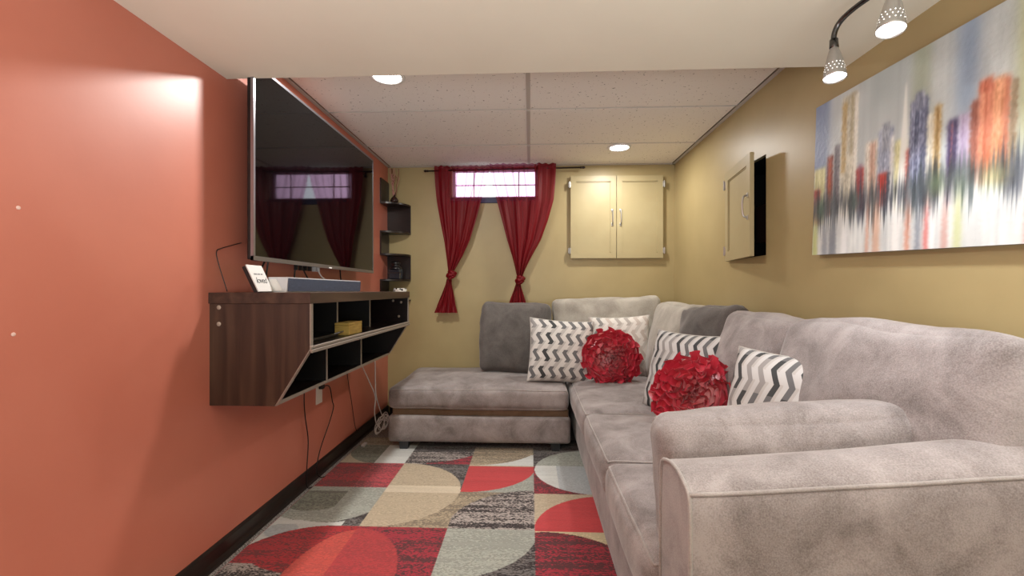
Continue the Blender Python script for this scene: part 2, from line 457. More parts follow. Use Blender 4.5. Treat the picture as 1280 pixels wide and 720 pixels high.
def loop_pts(f, w_, axis=2, n=16, mtx=Matrix.Identity(4), out=0.002):
    """piping path around the cushion's edge at w_=+-1 on the given axis"""
    P = []
    for (a0, b0, a1, b1) in ((-1, -1, 1, -1), (1, -1, 1, 1), (1, 1, -1, 1), (-1, 1, -1, -1)):
        for k in range(n):
            t = k/n; t = 0.5-0.5*math.cos(PI*t)
            a = a0+(a1-a0)*t; b = b0+(b1-b0)*t
            p = {2: (a, b, w_), 0: (w_, a, b), 1: (a, w_, b)}[axis]
            P.append(mtx @ f(p))
    return P
def cushion(name, root, centre, half, r, crown, m, rot=(0, 0, 0), pipe=(), seed=0.0, wr=0.004, wfreq=4.0, n=(14, 14, 8)):
    bm, f = softbox(half, r, crown, n, wr, seed, wfreq)
    from mathutils import Euler
    mtx = Matrix.Translation(centre) @ Euler(rot).to_matrix().to_4x4()
    bmesh.ops.transform(bm, matrix=mtx, verts=bm.verts)
    o = obj(name, bm, m, root, smooth=True)
    for ax, w_ in pipe:
        b2 = B(); tube(b2, loop_pts(f, w_, ax, 14, mtx), 0.0045, 6, closed=True)
        obj('piping', b2, M['piping'], o, smooth=True)
    return o

# ------------------------------------------------------------ room shell
XL, XR, YB, YF, ZC, ZS = -1.22, 1.20, 3.72, -3.0, 2.12, 1.92
YS = 1.72
struct('floor', bx(XL-0.1, XR+0.1, YF-0.1, YB+0.1, -0.1, 0.0), M['carpet'])
struct('wall_left', bx(XL-0.1, XL, YF-0.1, YB+0.1, 0, ZC+0.2), M['red_wall'])
# right wall with the recess behind the hatch
HY0, HY1, HZ0, HZ1 = 2.295, 2.70, 1.25, 1.765
bm = B()
for y0, y1, z0, z1 in ((YF-0.1, HY0, 0, ZC+0.2), (HY1, YB+0.1, 0, ZC+0.2), (HY0, HY1, 0, HZ0), (HY0, HY1, HZ1, ZC+0.2)):
    box(bm, XR, XR+0.1, y0, y1, z0, z1)
box(bm, XR+0.1, XR+0.3, HY0-0.02, HY1+0.02, HZ0-0.02, HZ0); box(bm, XR+0.1, XR+0.3, HY0-0.02, HY1+0.02, HZ1, HZ1+0.02)
box(bm, XR+0.1, XR+0.3, HY0-0.02, HY0, HZ0, HZ1); box(bm, XR+0.1, XR+0.3, HY1, HY1+0.02, HZ0, HZ1); box(bm, XR+0.28, XR+0.3, HY0, HY1, HZ0, HZ1)
struct('wall_right', bm, M['olive_wall'])
# back wall with window opening reaching the ceiling
WX0, WX1, WZ0 = -0.667, 0.061, 1.855
bm = B()
box(bm, XL, WX0, YB, YB+0.1, 0, ZC+0.2); box(bm, WX1, XR, YB, YB+0.1, 0, ZC+0.2); box(bm, WX0, WX1, YB, YB+0.1, 0, WZ0); box(bm, WX0, WX1, YB, YB+0.1, ZC, ZC+0.2)
struct('wall_back', bm, M['olive_wall'])
struct('wall_rear', bx(XL, XR, YF-0.1, YF, 0, ZC+0.2), M['rear_wall'])
# painted soffit over the near part of the room
struct('soffit', bx(XL, XR, YF, YS, ZS, ZC+0.2), M['soffit'])
# suspended ceiling
ceil = struct('ceiling', bx(XL, XR, YS, YB, ZC+0.03, ZC+0.2), M['grid'])
ybars = [2.563, 3.184]; xbar = -0.012
xs = [XL+0.02, xbar, XR-0.02]; ys = [YS, ybars[0], ybars[1], YB-0.015]
for i in range(2):
    for j in range(3):
        g = 0.009
        z = ZC + 0.004 + random.uniform(-0.001, 0.001)
        obj('ceiling_tile', bx(xs[i]+g, xs[i+1]-g, ys[j]+g, ys[j+1]-g, z, z+0.02, bev=0.0015, seg=1), M['tile'], ceil)
for y in ybars:
    bm = B(); box(bm, XL, XR, y-0.011, y+0.011, ZC+0.006, ZC+0.02); box(bm, XL, XR, y-0.002, y+0.002, ZC+0.002, ZC+0.006)
    obj('grid_bar', bm, M['grid'], ceil)
for j in range(3):
    obj('grid_bar', bx(xbar-0.011, xbar+0.011, ys[j]+0.011, ys[j+1]-0.011, ZC+0.0, ZC+0.02), M['grid'], ceil)
for nm, a in (('wall_angle', (XL, XL+0.022, YS, YB, ZC-0.001, ZC+0.004)), ('wall_angle', (XR-0.022, XR, YS, YB, ZC-0.001, ZC+0.004)),
              ('wall_angle', (XL, XR, YB-0.02, YB, ZC-0.001, ZC+0.004))):
    obj(nm, bx(*a), M['grid'], ceil)
# baseboards
def bb(name, poly, a0, a1, axis):
    bm = B(); prism(bm, poly, a0, a1, axis); return struct(name, bm, M['baseboard'])
bb('baseboard_left', [(XL, 0), (XL+0.014, 0), (XL+0.014, 0.018), (XL+0.009, 0.03), (XL+0.009, 0.078), (XL+0.004, 0.09), (XL, 0.09)], YF, YB, 'y')
bb('baseboard_back', [(YB, 0), (YB-0.022, 0), (YB-0.022, 0.018), (YB-0.013, 0.03), (YB-0.013, 0.078), (YB-0.006, 0.09), (YB, 0.09)], XL+0.022, XR, 'x')

# window: reveal, frame, muntins, glass
wf = bpy.data.objects.new('window_1', None); C.objects.link(wf); wf.location = ((WX0+WX1)/2, YB+0.07, WZ0); wf['kind'] = 'structure'
y0, y1 = YB+0.05, YB+0.085
bm = B()
box(bm, WX0, WX1, y0, y1, WZ0, WZ0+0.02); box(bm, WX0, WX1, y0, y1, ZC-0.03, ZC)
box(bm, WX0, WX0+0.02, y0, y1, WZ0, ZC); box(bm, WX1-0.02, WX1, y0, y1, WZ0, ZC)
obj('window_frame', bm, M['white_frame'], wf)
obj('window_pane', bx(WX0+0.02, WX1-0.02, YB+0.066, YB+0.070, WZ0+0.02, ZC-0.03), M['glass'], wf)
for x in (-0.485, -0.10):
    obj('muntin', bx(x-0.004, x+0.004, YB+0.055, YB+0.066, WZ0+0.02, ZC-0.03), M['nickel'], wf)
for z in (1.975,):
    obj('muntin', bx(WX0+0.02, WX1-0.02, YB+0.055, YB+0.0655, z-0.0035, z+0.0035), M['nickel'], wf)
obj('window_sill', bx(WX0-0.01, WX1+0.01, YB-0.012, YB+0.05, WZ0-0.045, WZ0, bev=0.003), M['blue_sill'], wf)
# window well outside
bm = B(); box(bm, WX0-0.6, WX1+0.6, YB+0.75, YB+0.8, 1.4, 2.02); box(bm, WX0-0.6, WX1+0.6, YB+0.1, YB+0.8, 1.38, 1.42)
struct('trim_1', bm, M['concrete'])

# ------------------------------------------------------------ recessed lights
for i, (x, y) in enumerate(DOWN):
    lab = ('recessed ceiling downlight nearer the camera beside the television', 'recessed ceiling downlight at the back of the room above the double-door cupboard')[i]
    t = thing('recessed_light', lab, 'ceiling light', (x, y, ZC), 'recessed ceiling downlights')
    bm = B(); lathe(bm, [(0.066, 0.0), (0.070, -0.006), (0.084, -0.004), (0.086, 0.002), (0.066, 0.002), (0.066, 0.0)], (x, y, ZC+0.001), 40)
    obj('trim_ring', bm, M['white_rim'], t, smooth=True)
    bm = B(); lathe(bm, [(0.0, -0.005), (0.04, -0.0045), (0.067, -0.001)], (x, y, ZC), 40)
    obj('diffuser', bm, M['down'], t, smooth=True)
    l = area('downlight_lamp', (x, y, ZC-0.009), 0.12, DOWN_POWER[i], (1.0, 0.96, 0.91))
    l.parent = t; l.location = (0, 0, -0.012)

# ------------------------------------------------------------ television
TX, TY0, TY1, TZ0, TZ1 = -1.10, 1.705, 3.045, 1.19, 1.985
TZ1 = min(TZ1, 1.985)
tv = thing('television', 'large flat black television with slim silver bezel on the red wall', 'television', (XL, (TY0+TY1)/2, TZ0))
YS_clear = YS
obj('screen', bx(TX-0.006, TX-0.001, TY0+0.012, TY1-0.012, TZ0+0.018, TZ1-0.012), M['screen'], tv)
bm = B()
box(bm, TX-0.012, TX, TY0, TY0+0.012, TZ0, TZ1); box(bm, TX-0.012, TX, TY1-0.012, TY1, TZ0, TZ1)
box(bm, TX-0.012, TX, TY0, TY1, TZ1-0.012, TZ1); box(bm, TX-0.012, TX+0.001, TY0, TY1, TZ0, TZ0+0.018)
obj('bezel', bm, M['silver'], tv)
obj('housing', bx(TX-0.03, TX-0.012, TY0+0.004, TY1-0.004, TZ0+0.004, TZ1-0.004, bev=0.004), M['black'], tv)
bm = B(); box(bm, XL+0.03, TX-0.03, TY0+0.2, TY1-0.2, TZ0+0.02, TZ0+0.46, bev=0.012)
obj('rear_housing', bm, M['black'], tv)
bm = B(); box(bm, XL+0.001, XL+0.03, 2.18, 2.58, 1.33, 1.62); box(bm, XL+0.005, XL+0.03, 2.28, 2.31, 1.2, 1.8); box(bm, XL+0.005, XL+0.03, 2.45, 2.48, 1.2, 1.8)
obj('wall_bracket', bm, M['black'], tv)
obj('badge', bx(TX+0.001, TX+0.003, 2.36, 2.39, TZ0+0.001, TZ0+0.007), M['white_plastic'], tv)
# ports and plugs under the television
for k in range(6):
    y = 2.14+0.045*k
    obj('plug', bx(-1.175, -1.16, y, y+0.014, 1.172, 1.205), M['grey_plastic'] if k > 3 else M['black'], tv)

# ------------------------------------------------------------ wall-mounted media console
CX, CY0, CY1, CZ1 = -0.83, 1.625, 2.965, 1.062
ZM, ZB, CXB = 0.848, 0.632, -0.965
con = thing('media_console', 'dark walnut wall-hung media console with open slanted cubbies under the television', 'media console', (XL, (CY0+CY1)/2, ZB))
obj('top_board', bx(XL, CX+0.006, CY0-0.008, CY1+0.008, CZ1-0.042, CZ1, bev=0.0015, seg=1), M['walnut_top'], con)
prof = [(XL, ZB), (CXB, ZB), (CX, ZM), (CX, CZ1-0.042), (XL, CZ1-0.042)]
for y0, y1, mm in ((CY0, CY0+0.018, 'walnut'), (CY1-0.018, CY1, 'espresso')):
    bm = B(); prism(bm, prof, y0, y1, 'y'); s = obj('side_panel', bm, M[mm], con)
    # pale edging of the side panel
    bm = B()
    for (xa, za), (xb, zb) in (((CX, CZ1-0.042), (CX, ZM)), ((CX, ZM), (CXB, ZB))):
        prism(bm, [(xa-0.001, za), (xa+0.003, za), (xb+0.003, zb), (xb-0.001, zb)], y0-0.0005, y1+0.0005, 'y')
    obj('edge_band', bm, M['silver_edge'], s)
    ycap = CY0-0.001 if mm == 'walnut' else CY1-0.019
    for (xc, zc) in ((-1.183, 1.018-0.013), (-1.183, 0.942)) if mm == 'walnut' else ((-0.93, 1.0), (-0.875, 0.99), (-0.89, 0.895)):
        bm = B(); lathe(bm, [(0, 0.0022), (0.007, 0.0018), (0.0085, 0.0)], (xc, ycap, zc), 16, Matrix.Rotation(PI/2, 3, 'X'))
        obj('screw_cap', bm, M['grommet'], s, smooth=True)
obj('back_panel', bx(XL, XL+0.012, CY0+0.018, CY1-0.018, ZB, CZ1-0.042), M['matte_black'], con)
sh = obj('shelf', bx(XL+0.012, CX+0.004, CY0+0.018, CY1-0.018, ZM-0.010, ZM+0.010), M['espresso'], con)
bm = B(); box(bm, CX+0.001, CX+0.012, CY0-0.004, CY1, ZM-0.014, ZM-0.001, bev=0.002, seg=1); box(bm, CX+0.0, CX+0.009, CY0-0.004, CY1, ZM+0.001, ZM+0.012, bev=0.002, seg=1)
obj('front_rail', bm, M['silver_edge'], sh)
bt = obj('bottom_board', bx(XL+0.012, CXB-0.002, CY0+0.018, CY1-0.018, ZB, ZB+0.014), M['espresso'], con)
obj('front_edge', bx(CXB-0.002, CXB+0.003, CY0+0.018, CY1-0.002, ZB, ZB+0.014), M['silver_edge'], bt)
for y in (2.087, 2.517):
    d = obj('divider', bx(XL+0.012, -0.932, y-0.007, y+0.007, ZM+0.010, CZ1-0.042), M['matte_black'], con)
    obj('divider_edge', bx(-0.932, -0.930, y-0.007, y+0.007, ZM+0.010, CZ1-0.042), M['silver_edge'], d)
for y in (2.04, 2.463):
    d = obj('divider', bx(XL+0.012, -0.962, y-0.007, y+0.007, ZB+0.014, ZM-0.010), M['matte_black'], con)
    obj('divider_edge', bx(-0.962, -0.960, y-0.007, y+0.007, ZB+0.014, ZM-0.010), M['silver_edge'], d)
bm = B(); prism(bm, [(XL+0.0125, ZB+0.0145), (CXB-0.01, ZB+0.0145), (CX-0.01, ZM-0.0105), (XL+0.0125, ZM-0.0105)], CY1-0.0195, CY1-0.0185, 'y')
obj('lining', bm, M['matte_black'], con)

# soundbar
sb = thing('soundbar', 'long low soundbar with blue-grey grille on the media console', 'soundbar', (-1.02, 2.05, CZ1))
bm = B(); prism(bm, [(-1.062, CZ1), (-0.986, CZ1), (-0.981, CZ1+0.062), (-1.062, CZ1+0.062)], 1.742, 2.50, 'y')
obj('body', bm, M['grey_plastic'], sb)
bm = B(); prism(bm, [(-0.984, CZ1+0.004), (-0.980, CZ1+0.004), (-0.976, CZ1+0.057), (-0.982, CZ1+0.057)], 1.746, 2.496, 'y')
obj('grille', bm, M['mesh_blue'], sb)
bm = B(); prism(bm, [(-1.055, CZ1+0.01), (-1.052, CZ1+0.006), (-1.0, CZ1+0.006), (-1.03, CZ1+0.054), (-1.055, CZ1+0.054)], 1.739, 1.743, 'y')
obj('end_glare', bm, M['white_plastic'], sb)  # white plate standing in for glare on the near end

# sign block
def text(body, size, loc, m, parent, shear=0.0, spacing=1.0):
    cu = bpy.data.curves.new('lettering', 'FONT'); cu.body = body; cu.size = size; cu.extrude = 0.0003; cu.shear = shear
    cu.align_x = 'CENTER'; cu.space_character = spacing
    o = bpy.data.objects.new('tmp_text', cu); C.objects.link(o)
    bpy.context.view_layer.update()
    me = bpy.data.meshes.new_from_object(o.evaluated_get(bpy.context.evaluated_depsgraph_get()))
    bpy.data.objects.remove(o)
    me.materials.clear(); me.transform(Matrix.Translation(loc) @ Matrix.Rotation(PI/2, 4, 'X')); me.name = 'lettering'
    return objm('lettering', me, m, parent, local=True)
from mathutils import Euler
sg = thing('word_sign', 'small white word sign on a dark block leaning beside the soundbar', 'sign', (-1.037, 1.683, CZ1+0.003), rot=(math.radians(-26), 0, PI/2))
obj('block', bx(-0.048, 0.046, 0.001, 0.016, 0.0, 0.112), M['black'], sg, local=True)
obj('card', bx(-0.048, 0.048, -0.003, 0.001, 0.0, 0.114), M['card'], sg, local=True)
text('you are so', 0.013, (0.0, -0.0034, 0.072), M['ink'], sg, 0.2)
text('loved', 0.036, (0.0, -0.0034, 0.036), M['ink'], sg, 0.35, spacing=0.85)

# things in the console
bm = B()
bb_ = thing('bamboo_box', 'small pale bamboo box on the console shelf', 'box', (-0.89, 2.13, ZM+0.010))
x0, x1, ya, yb, z0, z1 = -0.925, -0.855, 2.045, 2.20, ZM+0.0105, ZM+0.068
obj('box_body', bx(x0, x1, ya, yb, z0, z1-0.012, bev=0.001, seg=1), M['bamboo'], bb_)
obj('box_lid', bx(x0-0.001, x1+0.001, ya-0.001, yb+0.001, z1-0.011, z1, bev=0.0015, seg=1), M['bamboo'], bb_)
t = thing('media_player', 'flat black media box with a silver end on the console shelf', 'media player', (-0.98, 1.85, ZM+0.0105))
obj('case', bx(-1.08, -0.895, 1.70, 2.02, ZM+0.0105, ZM+0.024, bev=0.003), M['black'], t)
bm = B(); tube(bm, [(-0.90, 1.98, ZM+0.022), (-0.885, 2.045, ZM+0.028)], 0.004, 8)
obj('silver_end', bm, M['silver'], t, smooth=True)

# ------------------------------------------------------------ corner shelf
cs = thing('corner_shelf', 'black zigzag corner shelf with quarter-round boards between red and olive walls', 'shelf', (XL, YB, 1.0))
R = 0.20
def quarter(z, th=0.014):
    poly = [(XL, YB)] + [(XL+R*math.cos(a)*(1.0), YB-R*math.sin(a)) for a in [PI/2*k/14 for k in range(15)]]
    bm = B(); prism(bm, poly, z-th/2, z+th/2, 'z'); return bm
ZSH = [1.785, 1.55, 1.365, 1.155]
for z in ZSH: obj('shelf_board', quarter(z), M['espresso'], cs)
obj('side_board', bx(XL, XL+0.012, YB-R, YB, 1.792, 1.985), M['espresso'], cs)
obj('side_board', bx(XL, XL+R, YB-0.012, YB, 1.557, 1.778), M['espresso'], cs)
obj('side_board', bx(XL, XL+0.012, YB-R, YB, 1.372, 1.543), M['espresso'], cs)
obj('side_board', bx(XL, XL+R, YB-0.012, YB, 1.162, 1.358), M['espresso'], cs)
obj('side_board', bx(XL, XL+0.012, YB-R, YB, 0.99, 1.148), M['espresso'], cs)
obj('shelf_board', quarter(0.985), M['espresso'], cs)
# bud vase with twigs
vc = (XL+0.085, YB-0.09, 1.7925)
t = thing('bud_vase', 'small dark round vase on the top corner shelf', 'vase', vc)
bm = B(); lathe(bm, [(0.0, 0.0), (0.018, 0.0), (0.032, 0.016), (0.034, 0.03), (0.022, 0.05), (0.009, 0.062), (0.008, 0.085), (0.011, 0.092), (0.008, 0.091)], vc, 24)
obj('body', bm, M['ceramic'], t, smooth=True)
random.seed(4)
tw = thing('twig_bunch', 'pale and dark red twigs standing in the bud vase', 'branches', (vc[0], vc[1], vc[2]+0.06))
for k in range(9):
    a = 2*PI*k/9; p = [Vector((vc[0]+0.003*math.cos(a), vc[1]+0.003*math.sin(a), vc[2]+0.05))]
    for s in range(7):
        p.append(p[-1] + Vector((random.uniform(-0.011, 0.011)+0.002*math.cos(a), random.uniform(-0.011, 0.007)+0.002*math.sin(a), 0.0345)))
    bm = B(); tube(bm, [tuple(q) for q in p], [0.0022]*4+[0.0018]*4, 6)
    q = p[4]; tube(bm, [q, q+Vector((random.uniform(-.02, .02), -0.01, 0.025)), q+Vector((random.uniform(-.02, .02), -0.012, 0.05))], 0.0014, 5)
    obj('twig', bm, M['branch'] if k % 2 == 0 else M['branch_red'], tw, smooth=True)
# black clock / jar on third shelf
kc = (XL+0.10, YB-0.10, 1.1625)
t = thing('jar_ornament', 'squat dark lantern jar with domed lid on the lower corner shelf', 'ornament', kc)
bm = B(); box(bm, kc[0]-0.05, kc[0]+0.05, kc[1]-0.035, kc[1]+0.035, kc[2], kc[2]+0.085, bev=0.008); obj('body', bm, mat('smoked_glass', rgb(34, 38, 46), 0.1), t)
bm = B(); lathe(bm, [(0.05, 0.0), (0.048, 0.012), (0.03, 0.024), (0.028, 0.036), (0.040, 0.040), (0.034, 0.056), (0.012, 0.064), (0.0, 0.065)], (kc[0], kc[1], kc[2]+0.086), 24); obj('lid', bm, M['black'], t, smooth=True)
obj('band', bx(kc[0]-0.052, kc[0]+0.052, kc[1]-0.037, kc[1]+0.037, kc[2]+0.05, kc[2]+0.056), M['dark_steel'], t)
# patterned bowl
pc = (XL+0.14, YB-0.11, 0.9925)
def bowlmat():
    m, nt, p = newmat('black_and_white_glaze'); tc = N(nt, 'ShaderNodeTexCoord'); v = N(nt, 'ShaderNodeTexVoronoi'); v.inputs['Scale'].default_value = 42
    nt.links.new(tc.outputs['Object'], v.inputs['Vector']); r = N(nt, 'ShaderNodeValToRGB'); r.color_ramp.interpolation = 'CONSTANT'
    r.color_ramp.elements[0].color = rgb(20, 22, 24); r.color_ramp.elements[1].position = 0.36; r.color_ramp.elements[1].color = rgb(228, 228, 222)
    nt.links.new(v.outputs['Distance'], r.inputs[0]); nt.links.new(r.outputs[0], p.inputs['Base Color']); p.inputs['Roughness'].default_value = 0.25; return m
bm = B(); lathe(bm, [(0, 0), (0.03, 0), (0.046, 0.02), (0.056, 0.055), (0.056, 0.08), (0.05, 0.096), (0.045, 0.096), (0.05, 0.08), (0.045, 0.03), (0, 0.012)], pc, 32)
tag(obj('patterned_bowl', bm, bowlmat(), None, smooth=True), 'white bowl with black pattern on the lowest corner shelf', 'bowl')

# ------------------------------------------------------------ outlet and cords
t = thing('power_outlet', 'white wall outlet with a black plug below the media console', 'outlet', (XL, 2.485, 0.475))
obj('cover_plate', bx(XL, XL+0.006, 2.452, 2.522, 0.418, 0.53, bev=0.002), M['white_plastic'], t)
obj('plug', bx(XL+0.006, XL+0.03, 2.475, 2.505, 0.502, 0.527, bev=0.004), M['black'], t)
def cord(name, pts, r, m, label, cat='cord'):
    bm = B(); tube(bm, spline(pts, 8), r, 6); o = obj(name, bm, m, None, smooth=True); return tag(o, label, cat)
cord('looped_black_cord', [(XL+0.022, 2.50, 0.515), (XL+0.03, 2.56, 0.50), (XL+0.02, 2.62, 0.40), (XL+0.018, 2.64, 0.355), (XL+0.02, 2.58, 0.28), (XL+0.026, 2.45, 0.16), (XL+0.028, 2.41, 0.06), (XL+0.05, 2.44, 0.014), (XL+0.055, 2.6, 0.006)], 0.0032, M['black'],
     'black cord looping from the outlet down to the baseboard')
cord('speaker_wire', [(XL+0.02, 2.32, 0.64), (XL+0.014, 2.30, 0.52), (XL+0.016, 2.305, 0.40), (XL+0.02, 2.33, 0.26), (XL+0.026, 2.305, 0.12), (XL+0.03, 2.30, 0.02), (XL+0.05, 2.36, 0.006)], 0.003, M['black'],
     'thin black wire hanging straight down left of the outlet')
cord('white_flex', [(XL+0.02, 3.02, 1.03), (XL+0.03, 3.02, 0.70), (XL+0.03, 3.05, 0.56), (XL+0.05, 3.14, 0.42), (XL+0.09, 3.16, 0.30), (XL+0.10, 3.12, 0.20), (XL+0.12, 3.10, 0.12), (XL+0.13, 3.12, 0.10)], 0.004, M['white_cord'],
     'white cord hanging left of its twin near the far end of the console')
cord('white_cable', [(XL+0.03, 3.30, 0.98), (XL+0.03, 3.32, 0.60), (XL+0.04, 3.30, 0.50), (XL+0.07, 3.22, 0.40), (XL+0.09, 3.18, 0.30), (XL+0.11, 3.20, 0.2), (XL+0.15, 3.18, 0.11), (XL+0.16, 3.17, 0.06)], 0.004, M['white_cord'],
     'white cable hanging close to the olive wall corner')
cord('dark_wire', [(XL+0.01, 2.85, 0.64), (XL+0.008, 2.87, 0.5), (XL+0.01, 2.93, 0.32), (XL+0.014, 2.98, 0.14), (XL+0.02, 3.0, 0.095)], 0.0022, M['espresso'], 'faint dark wire against the red wall behind the white cords')
random.seed(9)
pts = []
for k in range(64):
    a = k*0.62; rr = 0.035+0.016*math.sin(k*0.9)
    pts.append((XL+0.16+rr*math.cos(a), 3.10+0.5*rr*math.sin(a), 0.12+rr*1.3*math.sin(a+0.5)+0.01*math.sin(k)))
bm = B(); tube(bm, spline(pts, 3), 0.0034, 6)
tag(obj('coiled_cord', bm, M['white_cord'], None, smooth=True), 'tangled coil of white cord on the carpet beside the chaise', 'cord')
t = thing('cord_plug', 'white plug lying at the foot of the red wall', 'plug', (XL+0.09, 2.95, 0.012))
bm = B(); box(bm, -0.012, 0.012, -0.03, 0.03, 0, 0.016, bev=0.004); obj('plug_body', bm, M['white_cord'], t, local=True)
for s in (-1, 1): obj('prong', bx(s*0.006-0.001, s*0.006+0.001, -0.05, -0.03, 0.005, 0.011), M['silver'], t, local=True)
# cords under the television
for k, (ya, za, yb_, zb, lab) in enumerate(((1.90, 1.21, 1.80, CZ1+0.01, 'black cable slanting left below the television beside the sign'),
        (1.92, 1.21, 1.885, CZ1+0.01, 'black cable hanging below the television just right of the slanting one'), (2.15, 1.2, 2.12, CZ1+0.01, 'black cable hanging below the television above the soundbar middle'),
        (2.20, 1.2, 2.33, CZ1+0.01, 'black cable slanting right below the television'), (2.66, 1.2, 2.69, CZ1+0.01, 'black cable hanging near the far end of the soundbar'))):
    bm = B(); tube(bm, spline([(-1.17, ya, za), (-1.175, (ya+yb_)/2+0.01, (za+zb)/2), (-1.16, yb_, zb)], 6), 0.004, 6)
    tag(obj('television_cable', bm, M['black'], None, smooth=True), lab, 'cable')
cord('white_lead', [(-1.165, 2.36, 1.20), (-1.15, 2.37, 1.15), (-1.13, 2.43, 1.115), (-1.11, 2.52, CZ1+0.012), (-1.09, 2.60, CZ1+0.005)], 0.004, M['white_cord'], 'white lead curling from the television ports onto the console top')
cord('thin_loop_wire', [(XL+0.006, 1.80, 1.27), (XL+0.006, 1.68, 1.235), (XL+0.006, 1.655, 1.22), (XL+0.008, 1.66, 1.18), (XL+0.03, 1.68, CZ1+0.004)], 0.0018, M['black'], 'thin black wire looping over the red wall left of the television')
# wall anchors and nicks in the red wall
for (y, z, r, lab) in ((0.999, 1.267, 0.0045, 'small round wall anchor high on the red wall'), (0.989, 0.966, 0.0045, 'small pale filled hole lower on the red wall')):
    bm = B(); lathe(bm, [(0, 0.0012), (r*0.5, 0.0015), (r, 0.001), (r*1.1, 0)], (XL, y, z), 12, Matrix.Rotation(PI/2, 3, 'Y'))
    tag(obj('wall_anchor', bm, M['spackle'], None, smooth=True), lab, 'wall anchor')

# ------------------------------------------------------------ curtains
rodt = thing('curtain_rod', 'thin dark curtain rod with small end finials above the window', 'curtain rod', (-0.22, 3.64, 2.07))
RZ = lambda x: 2.066 + (x+0.867)*0.012
bm = B(); tube(bm, [(-0.85, 3.64, RZ(-0.85)), (0.41, 3.64, RZ(0.41))], 0.0065, 10); obj('rod', bm, M['rod'], rodt, smooth=True)
for x, s in ((-0.85, -1), (0.41, 1)):
    bm = B(); lathe(bm, [(0.0065, 0), (0.010, 0.002), (0.010, 0.008), (0.006, 0.012), (0.011, 0.022), (0.009, 0.034), (0.0, 0.042)], (x, 3.64, RZ(x)), 14, Matrix.Rotation(s*PI/2, 3, 'Y'))
    obj('finial', bm, M['rod'], rodt, smooth=True)
for x in (-0.79, 0.19):
    bm = B(); box(bm, x-0.006, x+0.006, 3.64, 3.72, RZ(x)-0.012, RZ(x)-0.004); box(bm, x-0.01, x+0.01, 3.714, 3.72, RZ(x)-0.03, RZ(x)+0.02); obj('bracket', bm, M['rod'], rodt)
def interp(tab, z):
    for (z0, a0, b0), (z1, a1, b1) in zip(tab, tab[1:]):
        if z0 >= z >= z1:
            t = (z0-z)/(z0-z1); t2 = t
            return a0+(a1-a0)*t2, b0+(b1-b0)*t2
    return tab[-1][1:]
